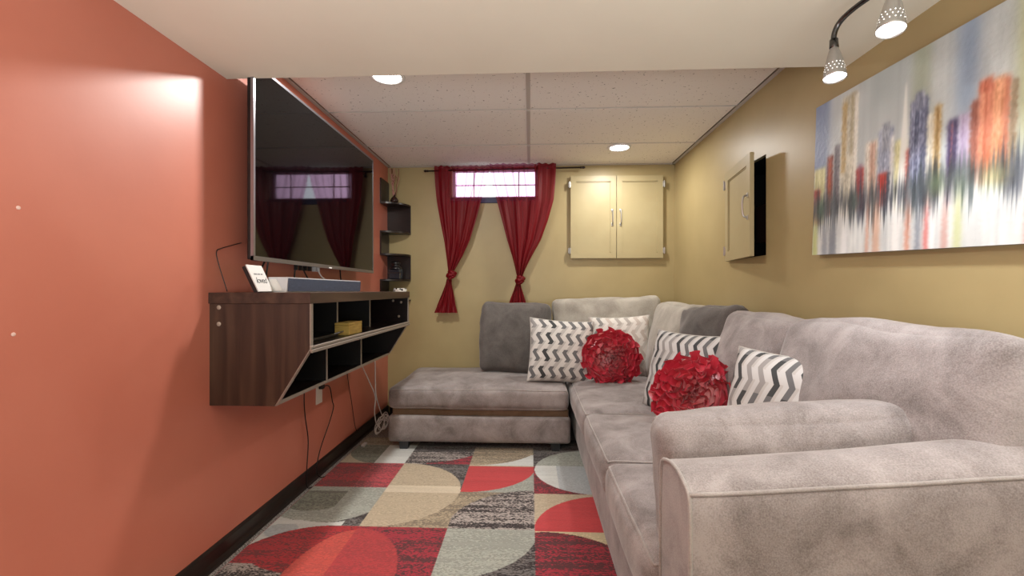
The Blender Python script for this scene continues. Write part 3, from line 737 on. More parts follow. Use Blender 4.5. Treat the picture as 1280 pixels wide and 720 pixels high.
def curtain(label, tab, neck, knot, tail, side, seed):
    rnd = random.Random(seed)
    zt = tab[0][0]
    root = thing('curtain', label, 'curtain', ((tab[0][1]+tab[0][2])/2, 3.64, tail[-1][0]), 'knotted red curtains')
    ph = [rnd.uniform(0, 6.28) for _ in range(6)]
    def sheet(tb, nz, ns, amp0, amp1, ylo, opn):
        me = bpy.data.meshes.new('sheet'); V = []; F = []; O = []
        z0, z1 = tb[0][0], tb[-1][0]
        for i in range(nz+1):
            z = z0+(z1-z0)*i/nz; a, b = interp(tb, z); q = i/nz
            for j in range(ns+1):
                s = j/ns
                s2 = s + 0.018*math.sin(9*s+ph[0]+q*2)*(1-abs(2*s-1))
                am = amp0+(amp1-amp0)*q
                y = am*(math.sin(2*PI*(3.6*s+0.35*math.sin(3*q+ph[1]))+ph[2]) + 0.45*math.sin(2*PI*(8.3*s)+ph[3]+q*1.5) + 0.10*math.sin(2*PI*23*s+ph[4]))
                x = a+(b-a)*s2 
                zz = z + (0.004*math.sin(60*s+ph[5]) if (i == 0) else 0)
                V.append((x, 3.632+ylo*math.sin(PI*s)*q + y, zz))
                O.append(opn(s, z, x))
        for i in range(nz):
            for j in range(ns):
                k = i*(ns+1)+j; F.append((k, k+1, k+ns+2, k+ns+1))
        me.from_pydata(V, [], F)
        at = me.attributes.new('open', 'FLOAT', 'POINT'); at.data.foreach_set('value', O)
        return me
    def opn(s, z, x):
        # outer part of the panel is gathered double; the inner part hangs as a single sheer layer
        t = (s if side > 0 else 1-s)     # 0 at outer edge
        o = 0.12 if t < 0.27 else min(0.86, 0.12+(t-0.27)*9)
        fold = max(0.0, math.sin(2*PI*6.3*s+ph[1]+(z-2.0)*1.5))**10 + 0.8*max(0.0, math.sin(2*PI*9.1*s+ph[2]-(z-2.0)*3))**14
        o = max(0.1, o - 0.5*min(1, fold))
        k = max(0.0, min(1.0, (z-1.45)/0.4))
        k2 = max(0.0, min(1.0, (z-1.80)/0.06)) 
        return max(0.02, 0.03 + (o-0.03)*(0.10*k+0.90*k2))
    objm('drape', sheet(tab, 60, 110, 0.006, 0.009, -0.02, opn), M['sheer'], root, smooth=True)
    objm('tail', sheet(tail, 26, 60, 0.006, 0.012, -0.02, lambda s, z, x: 0.02), M['sheer'], root, smooth=True)
    # gathered heading above the rod
    hd = [(zt+0.022, tab[0][1], tab[0][2]), (zt-0.024, tab[0][1], tab[0][2])]
    objm('heading', sheet(hd, 4, 110, 0.008, 0.007, 0, lambda s, z, x: min(0.5, opn(s, 2.1, x))), M['sheer'], root, smooth=True)
    # knot: two twisted wraps
    kx, kz, kr = knot
    bm = B()
    for w_, (dx, dz, tilt, rr) in enumerate(((0.0, 0.0, 0.5, 0.021), (0.010, 0.016, -0.35, 0.016), (0.006, -0.018, 0.9, 0.014))):
        P = []
        for k in range(20):
            a = 2*PI*k/20
            v = Vector((kr*math.cos(a), 0.8*kr*math.sin(a), 0.35*kr*math.sin(a*1.0)*tilt + kr*0.7*math.cos(a)*tilt))
            P.append(Vector((kx+dx, 3.615, kz+dz)) + v)
        tube(bm, P, [rr*(1+0.18*math.sin(k*1.9+w_)) for k in range(20)], 10, closed=True)
    bmesh.ops.subdivide_edges(bm, edges=bm.edges, cuts=1)
    for v in bm.verts:
        v.co += noise.noise_vector(v.co*60)*0.0035
    o = obj('knot', bm, M['sheer'], root, smooth=True)
    at = o.data.attributes.new('open', 'FLOAT', 'POINT'); at.data.foreach_set('value', [0.02]*len(o.data.vertices))
    return root
curtain('left red voile curtain knotted low over the bare olive wall',
        [(2.082, -0.80, -0.335), (1.95, -0.793, -0.365), (1.82, -0.78, -0.405), (1.65, -0.75, -0.45), (1.489, -0.718, -0.500), (1.36, -0.70, -0.560), (1.28, -0.690, -0.605), (1.235, -0.684, -0.630)],
        0, (-0.655, 1.200, 0.020), [(1.17, -0.695, -0.65), (1.12, -0.705, -0.652), (1.04, -0.735, -0.635), (0.95, -0.775, -0.62), (0.884, -0.80, -0.605)], 1, 3)
curtain('right red voile curtain whose knotted tail drops behind the sofa cushion',
        [(2.095, -0.338, 0.211), (1.95, -0.315, 0.205), (1.816, -0.278, 0.191), (1.65, -0.235, 0.145), (1.486, -0.192, 0.086), (1.35, -0.15, 0.01), (1.25, -0.125, -0.04), (1.185, -0.112, -0.066)],
        0, (-0.088, 1.156, 0.019), [(1.13, -0.118, -0.082), (1.08, -0.135, -0.07), (1.0, -0.165, -0.045), (0.92, -0.192, -0.02), (0.86, -0.21, -0.005)], -1, 8)

# ------------------------------------------------------------ double-door cupboard on back wall
def cab_door(parent, cx0, cx1, z0, z1, yfront, th, fr, handle_x, hinge_x, hs):
    """framed door facing -Y (local or world coordinates through parent)"""
    d = obj('door', bx(cx0, cx1, yfront+th*0.45, yfront+th, z0, z1), M['cab_paint'], parent)
    bm = B()
    prism(bm, [(cx0, z0), (cx1, z0), (cx1-fr, z0+fr), (cx0+fr, z0+fr)], yfront, yfront+th*0.5, 'y')
    prism(bm, [(cx0, z1), (cx1, z1), (cx1-fr, z1-fr), (cx0+fr, z1-fr)], yfront, yfront+th*0.5, 'y')
    prism(bm, [(cx0, z0), (cx0+fr, z0+fr), (cx0+fr, z1-fr), (cx0, z1)], yfront, yfront+th*0.5, 'y')
    prism(bm, [(cx1, z0), (cx1-fr, z0+fr), (cx1-fr, z1-fr), (cx1, z1)], yfront, yfront+th*0.5, 'y')
    obj('door_frame', bm, M['cab_paint'], d)
    bm = B(); s = 0.006
    a0, a1, b0, b1 = cx0+fr, cx1-fr, z0+fr, z1-fr
    y0_, y1_ = yfront+0.002, yfront+th*0.5
    box(bm, a0, a1, y0_+0.003, y1_, b0, b0+s); box(bm, a0, a1, y0_+0.003, y1_, b1-s, b1); box(bm, a0, a0+s, y0_+0.003, y1_, b0, b1); box(bm, a1-s, a1, y0_+0.003, y1_, b0, b1)
    obj('bead', bm, M['cab_paint'], d)
    zc = (z0+z1)/2-0.005
    bm = B(); P = [(handle_x, yfront, zc-0.058), (handle_x, yfront-0.018, zc-0.05), (handle_x, yfront-0.024, zc-0.025), (handle_x, yfront-0.025, zc), (handle_x, yfront-0.024, zc+0.025), (handle_x, yfront-0.018, zc+0.05), (handle_x, yfront, zc+0.058)]
    tube(bm, spline(P, 5), 0.0048, 8)
    for q in (-1, 1): box(bm, handle_x-0.009, handle_x+0.009, yfront-0.004, yfront, zc+q*0.058-0.012, zc+q*0.058+0.012, bev=0.002)
    obj('handle', bm, M['nickel'], d, auto=40)
    for zz in (z0+0.062, z1-0.072):
        bm = B(); box(bm, hinge_x-0.011, hinge_x+0.011, yfront-0.003, yfront+th, zz-0.022, zz+0.022, bev=0.002)
        tube(bm, [(hinge_x, yfront-0.005, zz-0.028), (hinge_x, yfront-0.005, zz+0.028)], 0.004, 8)
        obj('hinge', bm, M['nickel'], d)
    return d
t = thing('wall_cupboard', 'olive painted double-door wall cupboard on the back wall above the sofa corner', 'cupboard', (0.715, YB, 1.338))
obj('face_frame', bx(0.335, 1.10, YB-0.012, YB, 1.35, 2.01), M['cab_paint'], t)
cab_door(t, 0.335, 0.7115, 1.338, 2.022, YB-0.038, 0.026, 0.045, 0.680, 0.326, -1)
cab_door(t, 0.7165, 1.095, 1.338, 2.022, YB-0.038, 0.026, 0.045, 0.748, 1.104, 1)
# hatch on right wall: door built facing -Y locally, then swung
ht = thing('wall_hatch', 'olive framed hatch door standing ajar on the right wall beside the painting', 'cupboard', (XR-0.002, HY1+0.012, HZ0-0.005))
# local frame: x runs from hinge (0) to free edge; faces into the room
wd = 0.43
d_root = bpy.data.objects.new('door', None)
def hatch_door():
    z0, z1 = 0.0, 0.53
    th, fr = 0.02, 0.055
    ang = math.radians(8.0)
    # basis: along door e1 = from hinge toward the camera (-Y) and a little into the room (-X); normal n = -X side
    e1 = Vector((-math.sin(ang), -math.cos(ang), 0)); n = Vector((-math.cos(ang), math.sin(ang), 0))
    L = Matrix(((e1.x, -n.x, 0, 0), (e1.y, -n.y, 0, 0), (0, 0, 1, 0), (0, 0, 0, 1)))
    start = len(bpy.data.objects)
    before = set(bpy.data.objects.keys())
    zero = bpy.data.objects.new('tmp', None); zero.location = (0, 0, 0)
    d = cab_door(zero, 0.0, wd, z0, z1, -0.022, th, fr, wd-0.035, 0.0, -1)
    new = [o for o in bpy.data.objects if o.name not in before and o.type == 'MESH']
    for o in new: o.data.transform(L); 
    d.parent = ht
    bpy.data.objects.remove(zero)
hatch_door()
bm = B()
obj('lining', bx(XR+0.262, XR+0.27, HY0+0.004, HY1-0.004, HZ0+0.004, HZ1-0.004), M['matte_black'], ht)
bm = B(); box(bm, XR+0.02, XR+0.26, HY0+0.001, HY0+0.005, HZ0+0.004, HZ1-0.004); box(bm, XR+0.02, XR+0.26, HY1-0.005, HY1-0.001, HZ0+0.004, HZ1-0.004)
box(bm, XR+0.02, XR+0.26, HY0+0.004, HY1-0.004, HZ0+0.001, HZ0+0.005); box(bm, XR+0.02, XR+0.26, HY0+0.004, HY1-0.004, HZ1-0.005, HZ1-0.001)
obj('lining', bm, M['matte_black'], ht)
obj('inner_box', bx(XR+0.10, XR+0.24, 2.42, 2.60, HZ0+0.09, HZ0+0.30, bev=0.004), mat('dark_brown_panel', rgb(52, 32, 32), 0.4), ht)

# ------------------------------------------------------------ painting
def paint_img(W, H):
    rs = np.random.RandomState(5)
    u = np.linspace(0, 1.26, W)[None, :].repeat(H, 0); v = np.linspace(0, 1, H)[:, None].repeat(W, 1)
    def colnoise(k, amp):     # vertical streaks
        x = np.linspace(0, k, W); g = rs.rand(k+2); i = x.astype(int); f = x-i
        return amp*((g[i]*(1-f)+g[i+1]*f)-0.5)[None, :]
    def blob(kx, ky, amp):
        g = rs.rand(ky+2, kx+2); x = np.linspace(0, kx, W); y = np.linspace(0, ky, H)
        xi = x.astype(int); yi = y.astype(int); fx = (x-xi)[None, :]; fy = (y-yi)[:, None]
        a = g[np.ix_(yi, xi)]*(1-fx)+g[np.ix_(yi, xi+1)]*fx; b = g[np.ix_(yi+1, xi)]*(1-fx)+g[np.ix_(yi+1, xi+1)]*fx
        return amp*(a*(1-fy)+b*fy-0.5)
    def c(*a): return np.array(a, float)[None, None, :]
    img = np.ones((H, W, 3))*c(196, 204, 204)
    img += (colnoise(40, 16)+colnoise(120, 8))[..., None]*c(1, 1, 0.9)[0] + blob(26, 10, 20)[..., None]
    def over(mask, col, a=1.0):
        nonlocal img
        m_ = (mask*a)[..., None]; img = img*(1-m_)+c(*col)*m_
    def soft(x, a, b, e=0.004): return 1/(1+np.exp(-np.clip((x-a)/e, -40, 40)))*1/(1+np.exp(np.clip((x-b)/e, -40, 40)))
    wob = blob(90, 90, 0.005)
    def rect(a, b, t, base, col, a_=1.0, var=18, e=0.003):
        uu = u + wob; vv = v + wob*0.8
        m_ = soft(uu, a, b, e)*soft(vv, base, t, 0.006)
        txt = blob(300, 60, var*1.6)+blob(90, 20, var*1.2)+colnoise(260, var*1.6)
        nonlocal img
        cc = c(*col)+txt[..., None]; m3 = (m_*a_)[..., None]; img = img*(1-m3)+cc*m3
    # sky washes
    over(soft(u, -1, 0.085, 0.012)*soft(v, 0.35, 2, 0.05), (98, 116, 158), 0.75)
    over(soft(u, 0.28, 0.46, 0.02)*soft(v, 0.75, 2, 0.05), (160, 172, 172), 0.6)
    over(soft(u, 0.46, 0.52, 0.008)*soft(v, 0.5, 2, 0.05), (150, 160, 130), 0.6)
    over(soft(u, 0.60, 0.66, 0.01)*soft(v, 0.55, 2, 0.05), (120, 144, 178), 0.7)
    over(soft(u, 0.755, 0.90, 0.01)*soft(v, 0.4, 2, 0.05), (186, 192, 130), 0.75)
    over(soft(u, 0.95, 1.1, 0.02)*soft(v, 0.4, 2, 0.05), (150, 160, 176), 0.7)
    # back row
    rect(0.0, 0.07, 0.58, 0.2, (206, 204, 150)); rect(0.0, 0.04, 0.44, 0.2, (150, 44, 36))
    rect(0.078, 0.112, 0.636, 0.25, (120, 44, 26)); rect(0.088, 0.100, 0.62, 0.3, (206, 96, 44), 0.8)
    rect(0.118, 0.148, 0.689, 0.25, (104, 98, 104))
    rect(0.153, 0.231, 0.968, 0.22, (196, 192, 172), 1, 26); rect(0.156, 0.180, 0.93, 0.5, (176, 146, 86), 0.8); rect(0.20, 0.215, 0.97, 0.6, (130, 116, 76), 0.6); rect(0.218, 0.236, 0.95, 0.2, (232, 230, 218), 0.9)
    rect(0.236, 0.272, 0.50, 0.25, (176, 60, 50)); rect(0.246, 0.262, 0.52, 0.3, (120, 60, 90), 0.6)
    rect(0.276, 0.333, 0.633, 0.25, (214, 206, 192), 1, 26); rect(0.297, 0.322, 0.62, 0.3, (190, 140, 116), 0.7)
    rect(0.333, 0.396, 0.672, 0.25, (150, 158, 178), 1, 30); rect(0.345, 0.38, 0.70, 0.55, (166, 172, 184), 1, 30)
    rect(0.336, 0.377, 0.432, 0.25, (192, 56, 44)); rect(0.372, 0.396, 0.43, 0.2, (40, 44, 60)); rect(0.384, 0.398, 0.62, 0.2, (236, 234, 224), 0.9)
    rect(0.401, 0.446, 0.583, 0.2, (206, 202, 150), 1, 22)
    tri = soft(u-0.436, -0.018*(1-np.clip((v-0.35)/0.5, 0, 1))-0.003, 0.018*(1-np.clip((v-0.35)/0.5, 0, 1))+0.003, 0.002)*soft(v, 0.22, 0.86, 0.01)
    over(tri, (236, 238, 232), 0.95)
    rect(0.446, 0.460, 0.52, 0.25, (178, 64, 48)); rect(0.455, 0.517, 0.754, 0.22, (124, 130, 156), 1, 40); rect(0.47, 0.505, 0.79, 0.70, (140, 146, 166), 1, 30); rect(0.505, 0.516, 0.70, 0.3, (78, 82, 108), 0.8)
    rect(0.516, 0.545, 0.66, 0.2, (222, 218, 200), 1, 20); rect(0.538, 0.560, 0.686, 0.25, (170, 138, 84), 1, 26)
    rect(0.580, 0.612, 0.592, 0.2, (74, 62, 98)); rect(0.612, 0.645, 0.600, 0.3, (186, 172, 200), 1, 12)
    for k in range(9):
        rect(0.591, 0.596, 0.345+0.028*k, 0.335+0.028*k, (214, 120, 110), 0.9, 4, 0.001); rect(0.622, 0.625, 0.345+0.028*k, 0.338+0.028*k, (120, 96, 140), 0.8, 4, 0.001)
    rect(0.645, 0.668, 0.640, 0.28, (148, 84, 68)); rect(0.664, 0.742, 0.690, 0.26, (208, 124, 92), 1, 16); rect(0.700, 0.728, 0.70, 0.28, (234, 170, 124), 0.8, 26); rect(0.664, 0.700, 0.715, 0.66, (196, 104, 74))
    for k in range(13):
        rect(0.672, 0.678, 0.33+0.027*k, 0.318+0.027*k, (236, 180, 140), 0.8, 4, 0.001); rect(0.745, 0.757, 0.30+0.03*k, 0.29+0.03*k, (110, 78, 56), 0.8, 4, 0.001)
    rect(0.742, 0.758, 0.66, 0.25, (150, 128, 96))
    rect(0.80, 0.86, 0.55, 0.2, (150, 150, 168)); rect(0.88, 0.93, 0.75, 0.22, (178, 84, 60)); rect(0.93, 0.98, 0.6, 0.2, (70, 72, 96)); rect(1.0, 1.07, 0.82, 0.22, (206, 196, 160), 1, 28); rect(1.09, 1.14, 0.55, 0.2, (96, 104, 140)); rect(1.16, 1.22, 0.66, 0.2, (196, 120, 80))
    # dark foot of the city with ragged drips
    ragged = (rs.rand(W)-0.5)[None, :]; ragged = (ragged+np.roll(ragged, 1, 1)+np.roll(ragged, 2, 1))/1.6
    top = 0.375+ragged*0.09+colnoise(60, 0.05)+blob(50, 6, 0.03); bot = 0.215+np.roll(ragged, 37, 1)*0.12+colnoise(240, 0.06)+colnoise(40, 0.07)
    m_ = 1/(1+np.exp(-(v-bot)/0.024))*1/(1+np.exp((v-top)/0.022))
    dk = c(68, 74, 84)+(colnoise(160, 46)+blob(120, 12, 50))[..., None]*c(1, 1, 1)[0]+(colnoise(24, 34))[..., None]*c(0.5, 0.9, 0.4)[0]
    img = img*(1-(m_*0.93)[..., None])+dk*(m_*0.93)[..., None]
    # pale water with coloured drips
    m_ = 1/(1+np.exp((v-bot)/0.02)); wt = c(214, 218, 216)+(colnoise(120, 22)+blob(90, 14, 22))[..., None]*c(1, 0.95, 0.85)[0]
    img = img*(1-(m_*0.9)[..., None])+wt*(m_*0.9)[..., None]
    for a, b, t, col, al in ((0.0, 0.03, 0.22, (188, 196, 120), 0.8), (0.06, 0.09, 0.2, (90, 100, 120), 0.5), (0.10, 0.14, 0.2, (60, 70, 90), 0.5), (0.292, 0.30, 0.28, (196, 100, 60), 0.7), (0.32, 0.35, 0.27, (204, 130, 90), 0.5),
                          (0.452, 0.466, 0.22, (206, 120, 90), 0.8), (0.487, 0.505, 0.2, (80, 90, 110), 0.6), (0.520, 0.530, 0.2, (204, 60, 56), 0.9), (0.575, 0.59, 0.2, (206, 110, 90), 0.5), (0.61, 0.63, 0.24, (190, 198, 130), 0.7), (0.17, 0.20, 0.16, (236, 238, 238), 0.9), (0.40, 0.43, 0.22, (240, 240, 236), 0.9), (0.535, 0.55, 0.22, (240, 240, 240), 0.8), (0.79, 0.80, 0.25, (214, 90, 70), 0.8)):
        over(soft(u+wob, a, b, 0.004)*soft(v, -1, t, 0.03), col, al)
    for a, b, t0, t1, col in ((0.03, 0.06, 0.26, 0.36, (60, 120, 90)), (0.22, 0.25, 0.26, 0.36, (60, 100, 80)), (0.53, 0.58, 0.27, 0.36, (130, 160, 110)), (0.68, 0.74, 0.25, 0.33, (190, 200, 130)), (0.60, 0.64, 0.24, 0.34, (110, 130, 110))):
        over(soft(u+wob*2, a, b, 0.008)*soft(v+wob, t0, t1, 0.02), col, 0.6)
    return np.clip(img, 8, 245)
def srgb2lin(a):
    a = a/255.0
    return np.where(a <= 0.04045, a/12.92, ((a+0.055)/1.055)**2.4)
def grid_mesh(name, P, W, H, cols):
    """P: (H*W,3) positions; cols: (H*W,4) linear"""
    me = bpy.data.meshes.new(name)
    me.vertices.add(W*H); me.vertices.foreach_set('co', P.astype(np.float32).ravel())
    idx = np.arange(W*H).reshape(H, W)
    q = np.stack([idx[:-1, :-1], idx[:-1, 1:], idx[1:, 1:], idx[1:, :-1]], -1).reshape(-1, 4)
    n = len(q); me.loops.add(n*4); me.loops.foreach_set('vertex_index', q.ravel().astype(np.int32))
    me.polygons.add(n); me.polygons.foreach_set('loop_start', (np.arange(n)*4).astype(np.int32))
    me.update(calc_edges=True)
    ca = me.color_attributes.new('Col', 'FLOAT_COLOR', 'POINT'); ca.data.foreach_set('color', cols.astype(np.float32).ravel())
    me.validate()
    return me
PYF, PLEN, PZ0, PH_ = 1.88, 1.26, 1.216, 0.60
pt = thing('canvas_painting', 'wide unframed abstract cityscape canvas on the right wall under the track light', 'painting', (XR, PYF-PLEN/2, PZ0), rot=(math.radians(2.6), 0, 0))
# local coords: y from +PLEN/2 (far) to -PLEN/2 (near); rotated slightly about X so the near end hangs lower
pt.location = (XR, PYF-PLEN/2, PZ0-0.028)
W_, H_ = 640, 300
im = paint_img(W_, H_)
uu, vv = np.meshgrid(np.linspace(PLEN/2, -PLEN/2, W_), np.linspace(0, PH_, H_))
P = np.stack([np.full(uu.shape, -0.0302), uu, vv], -1).reshape(-1, 3)
cl = np.concatenate([srgb2lin(im).reshape(-1, 3), np.ones((W_*H_, 1))], 1)
objm('painted_face', grid_mesh('painted_face', P, W_, H_, cl), M['canvas'], pt, smooth=True, local=True)
obj('canvas_sides', bx(-0.030, -0.003, -PLEN/2, PLEN/2, 0, PH_, bev=0.0), mat('canvas_edge', rgb(150, 150, 160), 0.7), pt, local=True)

# ------------------------------------------------------------ rug
RX0, RX1, RY0, RY1 = -1.176, 0.62, 0.75, 3.13
step = 0.0042
Wn = int((RX1-RX0)/step); Hn = int((RY1-RY0)/step)
X, Y = np.meshgrid(np.linspace(RX0, RX1, Wn), np.linspace(RY0, RY1, Hn))
col = np.zeros((Hn, Wn, 4))
def PC(r, g, b, s=0.0): return np.array([*srgb2lin(np.array([r, g, b], float)), s])
beige = PC(192, 176, 150, 0.25); beige2 = PC(176, 160, 134, 0.6); red = PC(190, 58, 62, 0.10); crim = PC(164, 34, 54, 0.85); dred = PC(176, 28, 40, 0.7)
sage = PC(168, 172, 162, 0.35); sage2 = PC(134, 138, 122, 0.6); white = PC(204, 206, 202, 0.1); bluew = PC(178, 184, 186, 0.2); speck = PC(176, 166, 160, 1.0); char = PC(112, 108, 106, 1.0); orange = PC(180, 54, 58, 0.35); pink = PC(188, 66, 76, 0.7)
def put(mask, c_): col[mask] = c_
x1, x2, x3, x4, xm = -0.77, -0.37, 0.02, 0.41, -0.96
r0, r1, r2, r3, r4 = 1.23, 1.59, 1.945, 2.305, 2.66
def rc(a, b, c_, d): return (X >= a) & (X < b) & (Y >= c_) & (Y < d)
def el(cx, cy, rx, ry): return ((X-cx)/rx)**2+((Y-cy)/ry)**2 < 1
col[:] = beige
# column 1
c1 = (X < x1)
put(c1 & (Y > 2.66), beige); put(c1 & (Y > 2.66) & el(-0.95, 2.93, 0.24, 0.27) & (X < xm+0.06) , sage2); put(c1 & (Y > 2.66) & (X > xm), white)
put(c1 & (Y > 2.66) & (Y > 2.97), beige2)
put(c1 & (Y <= 2.66) & (Y > 2.30), dred); put(c1 & (Y <= 2.66) & (Y > 2.30) & (X > xm), pink)
put(c1 & (Y <= 2.315), char)
put(c1 & (Y < 2.33) & el(x1-0.19, 2.40, 0.30, 0.43) & (Y > 1.9), sage)
put((X < x1) & (Y < 2.315) & ((X-(-1.0))/0.27 < 1) & el(-1.05, 2.32, 0.30, 0.335), sage); put((X < xm) & (Y < 2.28) & el(-1.08, 2.22, 0.17, 0.15), sage2)
put(c1 & (Y < 1.985) & ~el(-0.95, 2.5, 0.4, 0.53) & (X < -0.85), white); put(c1 & (Y < 2.05) & (X < -1.1) & ~el(-1.05, 2.32, 0.30, 0.335), white)
put(c1 & (Y < 1.95) & (X < -1.02) & el(-1.10, 1.90, 0.07, 0.06), bluew)
put(c1 & (Y < 1.945) & el(-0.87, 1.66, 0.33, 0.285), dred); put(c1 & (Y < 1.945) & (X > -0.87), dred)
put(c1 & (Y < 1.66) & ~el(-0.87, 1.86, 0.33, 0.255), speck)
put((X < -0.87) & (Y < 1.59), speck)
# column 2
c2 = (X >= x1) & (X < x2)
put(c2 & (Y > r4), speck); put(c2 & (Y > 2.86), char); put(c2 & (Y > 2.655) & ~el(x1+0.03, 2.98, 0.44, 0.315) & (X > -0.64), crim)
put(c2 & (Y <= r4), char); put(c2 & (Y < 2.30), beige2)
put(c2 & (Y <= r4) & el(x1, 2.30, 0.40, 0.365), beige); put(c2 & (Y < 2.36) & (Y > 2.28) & el(x1, 2.30, 0.40, 0.365), PC(208, 194, 170, 0.1))
put(c2 & (Y < r2), crim)
put((X > x1-0.03) & c2 & (Y < r2-0.01) & el(x1+0.0, r1-0.02, 0.27, 0.36) & ~el(x1-0.42, r2, 0.42, 0.5), orange)
put(c1 & (Y < r2-0.02) & (X > x1-0.16) & el(x1, r1-0.02, 0.16, 0.34), PC(200, 76, 66, 0.3))
# column 3
c3 = (X >= x2) & (X < x3)
put(c3 & (Y > r4), beige2); put(c3 & (Y > 2.65) & (Y < 2.83) & ~el(x2, 2.98, 0.42, 0.33), white); put(c3 & (Y > 2.95), char)
put(c3 & (Y <= 2.64) & (Y > 2.30), sage); put(c3 & (Y <= 2.64) & (Y > 2.295) & el(x2, 2.64, 0.40, 0.345), red)
put(c3 & (Y <= 2.30) & (Y > r2), beige2); put(c3 & (Y <= 2.40) & (Y > r2) & el(x3, r2, 0.40, 0.38), speck)
put(c3 & (Y <= r2), char); put(c3 & (Y <= r2) & el(x2, r2-0.01, 0.40, 0.345), sage); put(c3 & (Y <= r1), speck)
# column 4
c4 = (X >= x3)
put(c4 & (Y > r4), sage2); put(c4 & (Y > 2.6), char)
put(c4 & (Y <= 2.65) & (Y > 2.295), crim); put(c4 & (Y > 2.295) & el(0.36, 2.60, 0.335, 0.31), white); put(c4 & (Y > 2.295) & el(0.36, 2.60, 0.335, 0.31) & (X > 0.155), bluew); put(c4 & (Y > 2.66) & el(0.36, 2.60, 0.335, 0.31), sage)
put(c4 & (Y <= 2.295) & (Y > 1.935), beige); put(c4 & (Y <= 2.28) & (Y > 1.935) & el(x4, 1.935, 0.395, 0.345), red)
put(c4 & (Y <= 1.935), PC(214, 198, 160, 0.3)); put(c4 & (Y <= 1.935) & el(x3+0.04, 1.57, 0.40, 0.36), crim)
put((X > x3) & (Y < 1.57), crim)
# rows nearer than the picture shows: the motif goes on
put((Y < 1.59) & (X < x1), speck); put((Y < 1.50) & el(x1, 1.23, 0.36, 0.3) & (X < x1), sage); put((Y < 1.23) & (X < x2), beige); put((Y < 1.23) & el(x2, 1.23, 0.4, 0.36) & (X < x2), red); put((Y < 1.23) & (X >= x2), sage)
ed = (X < RX0+0.008); put(ed, PC(170, 36, 50, 0.0)); put(Y > RY1-0.008, PC(120, 90, 60))
mx = np.random.RandomState(2)
Zr = np.full(X.shape, 0.012); Zr[:, 0] = 0.0; Zr[-1, :] = 0.0; Zr[0, :] = 0.0
P = np.stack([X, Y, Zr], -1).reshape(-1, 3)
rug = objm('area_rug', grid_mesh('area_rug', P, Wn, Hn, col.reshape(-1, 4)), M['rug'], None)
tag(rug, 'patterned area rug of red, beige and grey arcs on the carpet', 'rug')

# ------------------------------------------------------------ sectional sofa
sofa = thing('sectional_sofa', 'grey microfibre sectional sofa running along the right wall', 'sofa', (0.75, 2.2, 0.013))
ZF = 0.013
FX = 0.29
# plinth base along the right wall, front skirt slightly bowed
bm, f = softbox((0.44, 1.42, 0.125), 0.02, (0.004, 0.0, 0.0), (6, 20, 6), 0.002, 2.0)
bmesh.ops.transform(bm, matrix=Matrix.Translation((0.745, 2.27, 0.175)), verts=bm.verts)
obj('base', bm, M['sofa'], sofa, smooth=True)
# corner back frame (hidden behind the cushions but part of the sofa)
obj('back_frame', bx(1.08, 1.185, 1.03, 3.69, 0.30, 0.80, bev=0.02), M['sofa'], sofa, smooth=False)
for x, y in ((0.36, 0.90), (1.12, 0.90), (0.36, 2.30), (1.12, 3.6), (0.36, 2.85)):
    bm = B(); lathe(bm, [(0.0, 0.0), (0.022, 0.0), (0.032, 0.05), (0.0, 0.05)], (x, y, ZF), 4); obj('leg', bm, M['leg'], sofa)
# seat cushions
def seat(y0, y1, seed):
    return cushion('seat_cushion', sofa, ((FX-0.015+1.08)/2, (y0+y1)/2, 0.362), ((1.08-FX+0.015)/2, (y1-y0)/2, 0.078), 0.045, (0.012, 0.004, 0.030), M['sofa'], pipe=((2, 1),), seed=seed, wr=0.006, wfreq=3.0, n=(14, 12, 5))
seat(1.03, 1.648, 1.0); seat(1.652, 2.292, 5.0); seat(2.296, 3.62, 9.0)
# near arm: bowed profile rising toward the wall
def arm():
    bm = B(); ns, nu = 26, 34
    ya, yb0, z0 = 0.83, 1.00, 0.06
    rows = []
    for i in range(ns+1):
        s = i/ns; x = FX+0.005 + (1.19-FX-0.005)*s
        zt = 0.692 + 0.052*math.sin(min(1, s*0.95)*PI/2)**1.3
        ex = 0.0
        yb = yb0 + 0.02*s
        ring = []
        # cross-section (y,z) clockwise: near face up, crowned top, far face down
        prof = [(ya, z0), (ya-0.003, 0.25), (ya-0.006, 0.45), (ya-0.006, zt-0.12), (ya-0.004, zt-0.05), (ya-0.001, zt-0.016), (ya+0.004, zt-0.004)]
        for k in range(1, 12):
            t = k/12; prof.append((ya+(yb-ya)*t, zt + (0.020+0.022*s)*math.sin(PI*t) - 0.002))
        prof += [(yb-0.004, zt-0.004), (yb+0.001, zt-0.016), (yb+0.006, zt-0.10), (yb+0.006, 0.45), (yb, 0.25), (yb, z0)]
        for (y, z) in prof:
            d = noise.noise_vector(Vector((x*5, y*5, z*5)))*0.004
            ring.append(bm.verts.new((x+d.x*0.5, y+d.y, z+d.z*0.5)))
        rows.append(ring)
    L = len(rows[0])
    for A, B_ in zip(rows, rows[1:]):
        for k in range(L): bm.faces.new((A[k], B_[k], B_[(k+1) % L], A[(k+1) % L]))
    for ring in (rows[0], rows[-1]): bm.faces.new(ring)
    # piping path points
    near = [r[6].co.copy() for r in rows]; far = [r[18].co.copy() for r in rows]; front = [v.co.copy() for v in rows[0]]
    return bm, near, far, front
bm, near, far, front = arm()
bmesh.ops.triangulate(bm, faces=[f_ for f_ in bm.faces if len(f_.verts) > 4])
ao = obj('arm', bm, M['sofa'], sofa, auto=60)
bm = B(); off = Vector((0, -0.001, 0.001)); tube(bm, [p+off for p in near], 0.0042, 6); obj('piping', bm, M['piping'], ao, smooth=True)
bm = B(); tube(bm, [p+Vector((-0.001, 0, 0)) for p in front[:]], 0.0040, 6); obj('piping', bm, M['piping'], ao, smooth=True)
